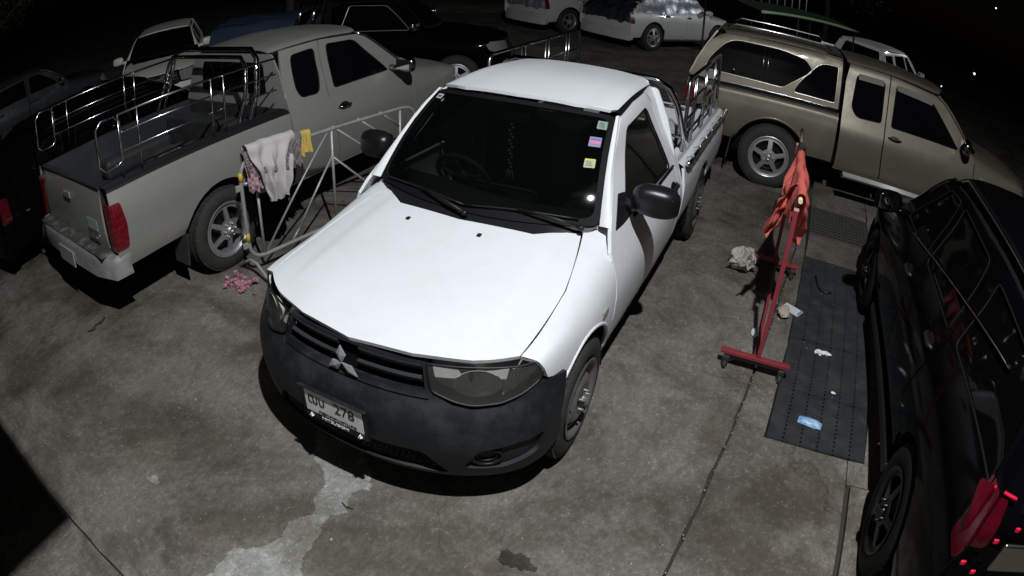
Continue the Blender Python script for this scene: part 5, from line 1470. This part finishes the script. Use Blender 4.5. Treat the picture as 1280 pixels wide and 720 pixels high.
gr_ = mb.obj('steel_grate', mat('rusty_grate', (.085, .08, .072), .7, metal=.3, var=.4, vscale=15, bump=.2)); tag(gr_, 'rusty steel drain grate between the white and bronze pickups', 'grate')

# ------------------------------------------------------------------ crowd barriers
M_GALV = mat('galvanised_tube', (.42, .42, .41), .42, metal=.35, var=.2, vscale=14, dirt=(.12, .10, .08), dscale=9, damt=.5)
M_YEL = mat('yellow_reflective_tape', (.62, .42, .03), .45, var=.15)
B0 = Vector((-2.01, .45, 0)); BD = (Vector((-1.56, 2.6, 0)) - B0).normalized()
def barrier(o, d, label, L_=1.86, full=True):
    rt = root('crowd_barrier', o, math.atan2(d.y, d.x)); tag(rt, label, 'barrier', 'crowd barriers between the two pickups')
    zt, z0 = 1.00, .16; c = .07
    def rr(x0, x1, za, zb, r, n=4):
        return [(x, 0, z) for x, z in fillet([(x0, za), (x1, za), (x1, zb), (x0, zb)], r, n)]
    mb = MB(); mb.tube(rr(0, L_, z0, zt, .16), .0165, 8, closed=True); mb.obj('frame', M_GALV, rt)
    for x in (.14, .90, 1.67):
        MB().tube([(x, 0, z0), (x, 0, zt if x > .2 else .72)], .012, 7).obj('upright', M_GALV, rt)
    mb = MB(); mb.tube([(.14, 0, .72), (.135, 0, .76), (.10, 0, .79), (.02, 0, .80)], .011, 6); mb.obj('upright', M_GALV, rt)
    for (a, b) in (((.89, 1.02), (.17, .19)), ((.90, .77), (.50, .25)), ((.50, .25), (.42, .17)), ((.91, 1.02), (1.66, .42)), ((.91, .75), (1.50, .19)), ((1.18, 1.02), (1.66, .66)), ((1.43, 1.02), (1.66, .84))):
        MB().tube([(a[0], 0, a[1]), (b[0], 0, b[1])], .0095, 6).obj('brace', M_GALV, rt)
    for x, z in ((0, .86), (0, .36), (L_, .88), (L_, .40)):
        MB().tube([(x, 0, z - .035), (x, 0, z + .035)], .0185, 8).obj('reflective_band', M_YEL, rt)
    for x in (.02, L_ - .02):
        MB().tube([(x, -.26, .01), (x, -.22, .05), (x, -.05, z0 - .02), (x, .05, z0 - .02), (x, .22, .05), (x, .26, .01)], .013, 7).obj('foot', M_GALV, rt)
    for z in (.78, .30): MB().box((-.03, 0, z), (.05, .02, .05), bev=.005).obj('hinge_lug', M_GALV, rt)
    return rt
barrier(B0, BD, 'grey tube crowd barrier with laundry on its near end, beside the silver pickup')
barrier(B0 + BD * 1.90, BD, 'second grey tube crowd barrier, mostly hidden behind the white pickup windscreen')
# things caught at its foot: pink garland
def blob_flowers():
    mb = MB(); c = Vector((-2.0, .30, 0))
    for i in range(46):
        p = c + Vector((random.gauss(0, .07), random.gauss(0, .045), abs(random.gauss(0, .03)) + .01))
        for k in range(3):
            a = random.random() * PI; u = Vector((math.cos(a), math.sin(a), random.uniform(-.5, .5))) * .016; v = Vector((-math.sin(a), math.cos(a), random.uniform(-.5, .9))) * .013
            mb.add([p - u - v, p + u - v, p + u * 1.1 + v, p - u + v], [(0, 1, 2, 3)])
    return mb
tag(blob_flowers().obj('fallen_flowers', mat('pink_petals', (.45, .20, .26), .7, var=.5, vscale=30)), 'small heap of faded pink flowers at the foot of the barrier', 'flowers', None, 'stuff')
def crumb(name, c, s, m, label, cat, seed=0, sub=3, amp=.45, sc=7):
    bm = bmesh.new(); bmesh.ops.create_icosphere(bm, subdivisions=sub, radius=1)
    for v in bm.verts:
        n_ = noise.noise_vector(v.co * 1.3 + Vector((seed, 0, 0))) * amp + noise.noise_vector(v.co * 3.5 + Vector((seed, 9, 0))) * amp * .55
        v.co += n_
        v.co = Vector((v.co.x * s[0], v.co.y * s[1], v.co.z * s[2]))
    lo_ = min(v.co.z for v in bm.verts)
    for v in bm.verts: v.co.z -= lo_
    V = [v.co + Vector(c) for v in bm.verts]; F = [[v.index for v in f.verts] for f in bm.faces]; bm.free()
    return tag(link(name, V, F, m, smooth=False), label, cat)
M_BAG = mat('crumpled_white_plastic', (.42, .40, .36), .45, var=.35, vscale=9, dirt=(.12, .10, .08), dscale=14, damt=.8, bump=.8, bscale=18)
crumb('plastic_bag', (1.40, 2.60, 0), (.115, .13, .09), M_BAG, 'crumpled dirty white plastic bag on the ground by the clothes rack', 'plastic bag', 3, 4, .5)
crumb('crumpled_paper', (1.845, 2.02, 0), (.05, .075, .035), mat('tan_paper', (.42, .36, .29), .8, var=.2, bump=.5), 'crumpled tan paper beside the white card by the rack', 'paper', 5)
def card():
    mb = MB(); R_ = Matrix.Rotation(-.45, 3, 'Z'); mb.box((1.915, 2.12, .016), (.17, .10, .012), R_)
    o = mb.obj('card', mat('white_card', (.60, .62, .64), .5, var=.08)); tag(o, 'flat white card with a blue edge lying beside the clothes rack', 'card')
    MB().box((1.985, 2.095, .0165), (.012, .09, .014), R_).obj('card_edge', mat('blue_print', (.05, .10, .40), .5), o)
card()
crumb('tissue', (2.18, 1.60, .004), (.035, .022, .014), mat('white_tissue', (.75, .75, .75), .8), 'small white crumpled tissue on the second drain cover', 'tissue', 11, 3, .6)
crumb('tissue', (2.235, 1.615, .004), (.040, .018, .012), mat('white_tissue', (.75, .75, .75), .8), 'torn strip of white tissue just right of the crumpled one', 'tissue', 17, 3, .6)
crumb('paper_scrap', (2.32, 1.16, .004), (.018, .012, .008), mat('white_tissue', (.75, .75, .75), .8), 'tiny white scrap at the joint of the drain covers', 'paper scrap', 19, 2, .4)
def wrapper():
    N, K = 16, 8; V = []
    for i in range(N + 1):
        for j in range(K + 1):
            u = i / N - .5; v = j / K - .5
            x = u * .17; y = v * .075 * (1 - .3 * abs(u))
            z = .028 * math.sqrt(max(0, 1 - (2 * v) ** 2)) * (1 - .6 * abs(2 * u) ** 3) + .007 + noise.noise(Vector((u * 9, v * 9, 2))) * .008
            V.append(Matrix.Rotation(-.12, 3, 'Z') @ Vector((x, y, z)) + Vector((2.175, .775, 0)))
    F_ = [(i * (K + 1) + j, i * (K + 1) + j + 1, (i + 1) * (K + 1) + j + 1, (i + 1) * (K + 1) + j) for i in range(N) for j in range(K)]
    o = link('plastic_wrapper', V, F_, mat('blue_white_wrapper', (.20, .38, .66), .35, var=.55, vscale=22, dirt=(.62, .66, .70), dscale=22, damt=.9))
    tag(o, 'blue and white crushed plastic wrapper on the nearest drain cover', 'wrapper')
wrapper()
o = MB().tube([(2.10, 2.86, .012), (2.13, 2.66, .013), (2.16, 2.60, .014), (2.22, 2.585, .013), (2.255, 2.62, .012)], .010, 6).obj('black_strap', M_BLKPL); tag(o, 'black strap curled on the farthest drain cover', 'strap')
o = MB().tube([(-2.76, -.70, .012), (-2.72, -.76, .02), (-2.74, -.82, .012), (-2.70, -.87, .018), (-2.73, -.92, .01)], [.005, .012, .006, .012, .004], 5).obj('twig', mat('twig_bark', (.05, .04, .03), .9)); tag(o, 'short dark twig on the concrete behind the silver pickup', 'twig')
o = MB().tube([(.02, -.985, .006), (.05, -1.0, .010), (.09, -.99, .006)], .004, 5).obj('twig', mat('twig_bark', (.05, .04, .03), .9)); tag(o, 'tiny dark twig lying right of the pale cement smear', 'twig')
crumb('plastic_scrap', (1.515, 1.215, .0), (.04, .016, .012), mat('clear_plastic_scrap', (.5, .55, .62), .2, spec=.8), 'thin clear plastic scrap beside the near foot of the clothes rack', 'plastic scrap', 23, 3, .6)
crumb('white_bottle_cap', (1.66, 1.62, .0), (.03, .05, .02), mat('white_tissue', (.75, .75, .75), .8), 'small white rag under the clothes rack near its close post', 'rag', 29, 3, .5).name = 'rag'
# grit
mb = MB()
for i in range(420):
    x = random.uniform(-2.6, 2.4); y = random.uniform(-2.1, 3.4) ; s_ = random.uniform(.002, .006) * (1 if random.random() < .93 else 2)
    mb.box((x, y, s_ * .4), (s_ * 1.6, s_, s_), Matrix.Rotation(random.random() * 3, 3, 'Z'))
for i in range(150):
    y = random.uniform(-2.1, 3.6); x = J1(y) + random.gauss(0, .011); s_ = random.uniform(.002, .0055)
    mb.box((x, y, -.006 + s_ * .3), (s_ * 1.7, s_ * 1.2, s_), Matrix.Rotation(random.random() * 3, 3, 'Z'))
for i in range(70):
    x = random.uniform(.6, 1.7); y = 2.30 + random.gauss(0, .012); s_ = random.uniform(.003, .007); mb.box((x, y, -.004), (s_ * 1.7, s_, s_), Matrix.Rotation(random.random() * 3, 3, 'Z'))
o = mb.obj('grit', mat('pale_grit', (.32, .30, .26), .8, var=.5, vscale=3)); tag(o, 'loose pale grit scattered over the concrete', 'grit', None, 'stuff')

# ------------------------------------------------------------------ clothes rack
M_REDM = mat('red_painted_steel', (.24, .03, .042), .45, spec=.5, var=.3, vscale=10, dirt=(.16, .05, .045), dscale=8, damt=.6)
rk = root('clothes_rack', (1.72, 1.15, 0)); tag(rk, 'red wheeled clothes rack standing edge-on beside the drain covers', 'clothes rack')
for (y, x0) in ((0.0, 0.0), (1.55, -.045)):
    MB().box((x0 - .015, y, .115), (.50, .045, .028), bev=.004).obj('base_bar', M_REDM, rk)
    MB().box((x0 - .015, y + .0, .085), (.44, .035, .02)).obj('base_underside', M_BLKPL, rk)
    MB().box((x0, y, .655), (.030, .030, 1.06), bev=.003).obj('post', M_REDM, rk)
    MB().box((x0, y, 1.19), (.034, .034, .012), bev=.003).obj('post_cap', mat('faded_pink_cap', (.55, .30, .27), .6), rk)
    for dx in (-.215, .185):
        m2 = MB(); m2.box((x0 + dx, y - .02, .075), (.045, .03, .035), bev=.006); m2.box((x0 + dx - .018, y - .02, .045), (.006, .03, .05)); m2.box((x0 + dx + .018, y - .02, .045), (.006, .03, .05))
        cs_ = m2.obj('castor', mat('castor_steel', (.12, .12, .12), .4, metal=.8), rk)
        m3 = MB(); m3.lathe([(-.011, .0001), (-.011, .026), (-.006, .028), (.006, .028), (.011, .026), (.011, .0001)], (x0 + dx, y - .035, .028), 'x', 14); m3.obj('castor_wheel', M_RUBBER, cs_)
MB().box((-.022, .78, .10), (.024, 1.52, .024)).obj('bottom_bar', M_REDM, rk)
MB().box((-.024, .78, 1.10), (.022, 1.52, .022)).obj('top_bar', M_REDM, rk)
o = MB().tube([(1.735, .98 + .2, 1.235), (1.70, 2.0, 1.235), (1.695, 3.10, 1.225)], .0150, 8).obj('wooden_pole', mat('pale_wood', (.85, .62, .42), .7, var=.25, vscale=14, stretch=(8, 1, 8))); tag(o, 'pale wooden pole laid along the top of the red clothes rack', 'pole')
mb = MB(); N = 30; pts = [(1.70 + .006 * math.sin(i * 1.9), 2.16 + i * .013, 1.235 + .008 * math.sin(i * 2.7)) for i in range(N)]
mb.tube(pts, [.021 + .010 * noise.noise(Vector((i * .7, 0, 0))) for i in range(N)], 9)
o = mb.obj('tape_wrapping', mat('dark_crinkled_foil', (.16, .16, .15), .3, metal=.7, var=.9, vscale=26, bump=.9, bscale=60)); tag(o, 'dark crinkled foil wrapped round the pole on the rack', 'wrapping')

def drape(name, p0, p1, hf, hb, m, label, cat, seed=0, fold=.03, nf=5, N=34, K=30, nrm=None, shrink=.25, r=.02, parent=None):
    """cloth over a rail p0->p1, hanging hf on the + side and hb on the - side"""
    p0 = Vector(p0); p1 = Vector(p1); d = (p1 - p0); n = Vector((d.y, -d.x, 0)).normalized() if nrm is None else Vector(nrm)
    V = []
    for i in range(N + 1):
        t = i / N
        a = hf * (1 + .25 * noise.noise(Vector((t * 3, seed, 0)))); b = hb * (1 + .25 * noise.noise(Vector((t * 3, seed, 5))))
        for j in range(K + 1):
            s_ = -b + (a + b) * j / K
            h = max(0, abs(s_) - r * 1.5); sd = 1 if s_ > 0 else -1
            tt = .5 + (t - .5) * (1 - shrink * min(1, h / .4))
            p = p0 + d * tt
            ang = min(1, abs(s_) / (r * 1.5)) * PI / 2
            off = sd * r * math.sin(ang); up = r * math.cos(ang)
            fo = fold * min(1, h / .15) * (math.sin(t * nf * 2 * PI + seed + h * 4) + .6 * noise.noise(Vector((t * 8, h * 5, seed))))
            sag = .5 * fold * noise.noise(Vector((t * 4, h * 8, seed + 3)))
            V.append(p + n * (off + sd * abs(fo) * .9 + sag) + Vector((0, 0, up - h)))
    F_ = [(i * (K + 1) + j, i * (K + 1) + j + 1, (i + 1) * (K + 1) + j + 1, (i + 1) * (K + 1) + j) for i in range(N) for j in range(K)]
    o = link(name, V, F_, m)
    return tag(o, label, cat)
M_RED = mat('coral_red_cloth', (.66, .14, .115), .85, spec=.2, var=.2, vscale=7, bump=.4, bscale=40)
def rack_cloth():
    o = drape('cloth', (1.735, 1.20, 1.25), (1.705, 2.20, 1.25), .50, .26, M_RED, 'coral red cloth hanging over the top of the clothes rack', 'cloth', 2, .055, 2.5, N=60, K=60, r=.03, shrink=.75, nrm=(1, .05, 0))
    # a corner swept out to the left, its hem twisted
    me = o.data; V = [v.co.copy() for v in me.vertices]; F_ = [tuple(p.vertices) for p in me.polygons]; k0 = len(V); N, K = 26, 22
    for i in range(N + 1):
        for j in range(K + 1):
            u = i / N; v = j / K
            a = Vector((1.715, 1.40 + .36 * u, 1.26)); tip = Vector((1.53 + .05 * u, 1.44 + .12 * u, .88 - .07 * u))
            p = a.lerp(tip, v ** 1.15)
            p.z += .10 * math.sin(PI * v) * (1 - u) - .09 * math.sin(PI * v) * u
            n_ = noise.noise_vector(Vector((u * 4, v * 5, 3))) * .035 * min(1, v * 3) + noise.noise_vector(Vector((u * 11, v * 9, 6))) * .012
            V.append(p + n_)
    F_ += [(k0 + i * (K + 1) + j, k0 + i * (K + 1) + j + 1, k0 + (i + 1) * (K + 1) + j + 1, k0 + (i + 1) * (K + 1) + j) for i in range(N) for j in range(K)]
    m2 = bpy.data.meshes.new('cloth'); m2.from_pydata([tuple(v) for v in V], [], F_); m2.materials.append(M_RED)
    m2.polygons.foreach_set('use_smooth', [True] * len(m2.polygons)); o.data = m2
rack_cloth()
# shirt and cloths on the barrier
def bp(t, z): return B0 + BD * t + Vector((0, 0, z - .035))
def check_mat(name, c0, c1, sc):
    m = bpy.data.materials.new(name); m.use_nodes = True; n = m.node_tree; p = n.nodes['Principled BSDF']; p.inputs['Roughness'].default_value = .9
    tc = n.nodes.new('ShaderNodeTexCoord'); mp = n.nodes.new('ShaderNodeMapping'); mp.inputs['Rotation'].default_value = (.4, .5, .6)
    w = n.nodes.new('ShaderNodeTexChecker'); w.inputs['Scale'].default_value = sc; w.inputs[1].default_value = (*c0, 1); w.inputs[2].default_value = (*c1, 1)
    n.links.new(tc.outputs['Object'], mp.inputs[0]); n.links.new(mp.outputs[0], w.inputs[0]); n.links.new(w.outputs[0], p.inputs['Base Color'])
    return m
M_SHIRT = mat('pale_grey_cotton', (.50, .47, .47), .9, spec=.1, var=.12, vscale=6, bump=.3, bscale=60)
M_CHK = check_mat('pink_grey_checked_cloth', (.30, .26, .27), (.07, .06, .065), 95)
M_PINK = check_mat('faded_pink_print', (.42, .30, .31), (.20, .10, .12), 34)
M_YCL = mat('mustard_cloth', (.60, .44, .12), .9, spec=.1, var=.2, vscale=9, bump=.3)
drape('cloth', bp(.03, 1.05), bp(.42, 1.05), .22, .30, M_CHK, 'checked pink-grey cloth on the near end of the barrier', 'cloth', 4, .06, 2.2, N=50, K=50, shrink=.25, r=.03)
drape('shirt', bp(.06, 1.085), bp(.50, 1.085), .50, .22, M_SHIRT, 'pale grey shirt on the barrier, on top of the checked cloth', 'shirt', 7, .075, 1.4, N=54, K=60, r=.05, shrink=.62)
drape('cloth', bp(.37, 1.07), bp(.575, 1.07), .27, .25, M_CHK, 'narrow checked cloth between the grey shirt and the yellow cloth', 'cloth', 9, .045, 1.5, r=.038, shrink=.3)
drape('cloth', bp(.54, 1.065), bp(.67, 1.065), .19, .12, M_YCL, 'mustard yellow cloth at the right end of the laundry', 'cloth', 12, .045, 1.5, r=.034, shrink=.35)
drape('cloth', bp(.03, .97), bp(.19, .98), .25, .10, M_PINK, 'faded pink printed cloth hanging low at the barrier corner', 'cloth', 15, .055, 1.5, r=.035, shrink=.45)

# load in the white pickup's bed
crumb('sack', (.42, 2.42, .60), (.20, .22, .30), mat('pale_sack', (.52, .52, .50), .8, var=.15, bump=.5, bscale=15), 'pale lumpy sack standing behind the white pickup cab', 'sack', 31, 3, .22)
crumb('sack', (.48, 2.95, .60), (.19, .26, .23), mat('printed_sack', (.50, .50, .50), .6, var=.8, vscale=9, dirt=(.04, .05, .06), dscale=8, damt=1.0, bump=.5, bscale=15), 'printed black and white sack behind the pale one', 'sack', 37, 3, .25)
crumb('sack', (.02, 2.7, .60), (.24, .3, .2), mat('dark_sack', (.06, .06, .065), .6, var=.5, bump=.5, bscale=15), 'dark bundle in the middle of the white pickup bed', 'bundle', 41, 3, .25)

# ------------------------------------------------------------------ building behind the camera, awning, floodlight
M_PLASTER = mat('painted_plaster', (.10, .095, .085), .85, var=.1, vscale=2, bump=.2)
o = MB().box((-1.0, -3.45, 3.0), (14, .2, 6.1)).obj('building_wall', M_PLASTER); tag(o, 'plain plastered house wall on which the floodlight is mounted', 'wall')
aw = root('awning', (-.315, -2.73, 2.8)); tag(aw, 'flat metal awning over the left side of the yard', 'awning')
MB().box((-3.6, 0, .03), (8.75, 1.24, .06)).obj('awning_sheet', mat('painted_metal_sheet', (.3, .32, .33), .5, metal=.5, var=.1), aw)
for x in np.linspace(-7.6, .5, 7): MB().box((x, 0, -.03), (.05, 1.2, .05)).obj('rafter', M_GALV, aw)
fl = root('floodlight', LAMP); tag(fl, 'lit floodlight on a wall bracket above the yard', 'floodlight')
dr_ = (Vector((-1.9, 2.5, -3.4))).normalized(); rot = dr_.to_track_quat('-Z', 'Y').to_matrix()
mb = MB(); mb.box(rot @ Vector((0, 0, .10)), (.24, .18, .05), rot, bev=.01); mb.obj('lamp_housing', M_BLKPL, fl)
mb = MB(); mb.box(rot @ Vector((0, 0, .072)), (.20, .14, .004), rot); mb.obj('lamp_panel', mat('lit_led_panel', (.9, .9, .9), .5, emit=(.95, .98, 1), estr=3.0), fl)
mb = MB(); mb.tube([rot @ Vector((0, 0, .12)), Vector((.0, -.5, .25)), Vector((0, -1.22, .2))], .02, 8); mb.obj('bracket', M_BLKPL, fl)

# ------------------------------------------------------------------ far things in the dark
sh_ = root('shelter', (1.2, 9.6, 0), math.radians(47)); tag(sh_, 'low shelter with a pale green roof edge behind the bronze pickup', 'shelter')
M_GREEN = mat('pale_green_paint', (.34, .45, .26), .6, var=.2)
pts = [(x, -.8, 1.90 + .04 * (1 - (x / 1.35) ** 2)) for x in np.linspace(-1.35, 1.35, 9)]
MB().tube(pts, .028, 6).obj('roof_edge', M_GREEN, sh_)
V = []; F_ = []
for i, x in enumerate(np.linspace(-1.35, 1.35, 9)):
    for y in (-.8, 0, .9): V.append((x, y, 1.91 + .04 * (1 - (x / 1.35) ** 2) + (.08 if y == 0 else 0)))
for i in range(8):
    for k in range(2): F_.append((i * 3 + k, i * 3 + k + 1, i * 3 + 4 + k, i * 3 + 3 + k))
link('roof_sheet', V, F_, mat('dark_green_sheet', (.03, .06, .03), .6, var=.3), sh_)
for x in (-1.25, -.1, 1.25):
    for y in (-.76, .85): MB().tube([(x, y, 0), (x, y, 1.9)], .02, 6).obj('post', M_BLKPL, sh_)
for x in np.linspace(-.7, 1.0, 9): MB().tube([(x, .4, 1.95), (x, .4, 2.5)], .012, 5).obj('roof_bar', M_GALV, sh_)

def leaves(n, cx, cy, cz, rx, ry, rz, s):
    V = []; F_ = []
    clumps = [Vector((random.gauss(0, .45), random.gauss(0, .45), random.gauss(0, .42))) for _ in range(26)]
    for i in range(n):
        c = random.choice(clumps); p = c + Vector((random.gauss(0, .16), random.gauss(0, .16), random.gauss(0, .14)))
        P = Vector((cx + p.x * rx, cy + p.y * ry, cz + p.z * rz))
        u = Vector((random.gauss(0, 1), random.gauss(0, 1), random.gauss(0, .6))).normalized() * s; v = u.cross(Vector((random.gauss(0, 1), random.gauss(0, 1), random.gauss(0, 1)))).normalized() * s * .45
        k = len(V); V += [P - u, P + v, P + u, P - v]; F_.append((k, k + 1, k + 2, k + 3))
    return V, F_
M_LEAF = mat('dark_green_leaves', (.045, .075, .025), .55, var=.5, vscale=2)
M_BARK = mat('tree_bark', (.08, .065, .05), .9, var=.4, vscale=6, bump=.6, bscale=20)
def tree(x, y, h, r_, label):
    rt = root('tree', (x, y, 0)); tag(rt, label, 'tree', 'trees in the dark round the yard')
    mb = MB(); mb.tube([(0, 0, 0), (.08, .03, h * .3), (-.05, .06, h * .6), (.03, 0, h * .8)], [.16, .13, .09, .05], 9)
    for i in range(6):
        a = i * 1.1; z = h * (.4 + .07 * i); mb.tube([(0, 0, z), (math.cos(a) * r_ * .4, math.sin(a) * r_ * .4, z + r_ * .3), (math.cos(a) * r_ * .75, math.sin(a) * r_ * .75, z + r_ * .5)], [.06, .04, .015], 6)
    mb.obj('trunk', M_BARK, rt)
    V, F_ = leaves(5200, 0, 0, h * .78, r_, r_, h * .36, .09)
    link('crown', V, F_, M_LEAF, rt, smooth=False)
tree(-21.0, 3.4, 5.2, 2.6, 'leafy tree in the darkness at the upper left corner')
tree(-13.5, 12.5, 5.0, 2.4, 'tree beyond the black pickup, barely visible in the dark')
tree(17.5, 27.0, 6.5, 3.0, 'tree in the darkness at the upper right corner')
tree(24.0, 17.0, 6.0, 3.0, 'rightmost tree in the dark beyond the bronze pickup nose')
tree(2.5, 26.0, 5.5, 2.8, 'farthest tree straight behind the green-edged shelter')
for (dx, dy, dz, D_, r_, lab) in ((.291, .956, -.042, 26, .05, 'bright far lamp over the bronze pickup at right'), (.322, .943, .083, 22.5, .03, 'small far lamp near the upper right corner'), (.235, .967, -.085, 22, .022, 'faint far lamp left of the bright one')):
    p = Vector((1.6, -2.54, 2.53)) + Vector((dx, dy, dz)) * D_
    rt = root('far_lamp', (p.x, p.y, 0)); tag(rt, lab, 'lamp')
    xo = 2.2 if D_ == 22.5 else 0
    MB().tube([(xo, .25, 0), (xo, .25, p.z + .3), (xo * .5, .2, p.z + .34), (0, .02, p.z + .04)], .03, 6).obj('lamp_post', M_BLKPL, rt)
    mb = MB(); mb.lathe([(-r_, .0001), (-r_ * .7, r_ * .7), (0, r_), (r_ * .7, r_ * .7), (r_, .0001)], (0, 0, p.z), 'z', 10); mb.obj('bulb', mat('lit_bulb', (1, 1, 1), .5, emit=(.95, .97, 1), estr=2.5), rt)
    if D_ == 22.5:          # the one lamp of the far lane: it really lights the cars standing there
        l2 = bpy.data.lights.new('far_lane_lamp', 'SPOT'); l2.energy = 800; l2.spot_size = math.radians(62); l2.spot_blend = .6; l2.color = (.93, .95, 1.0); l2.shadow_soft_size = .06
        l2o = bpy.data.objects.new('far_lane_lamp', l2); l2o.location = (p.x - .1, p.y - .15, p.z - .05); l2o.rotation_euler = (Vector((-3.0, 13.5, 0)) - p).to_track_quat('-Z', 'Y').to_euler(); C.objects.link(l2o)
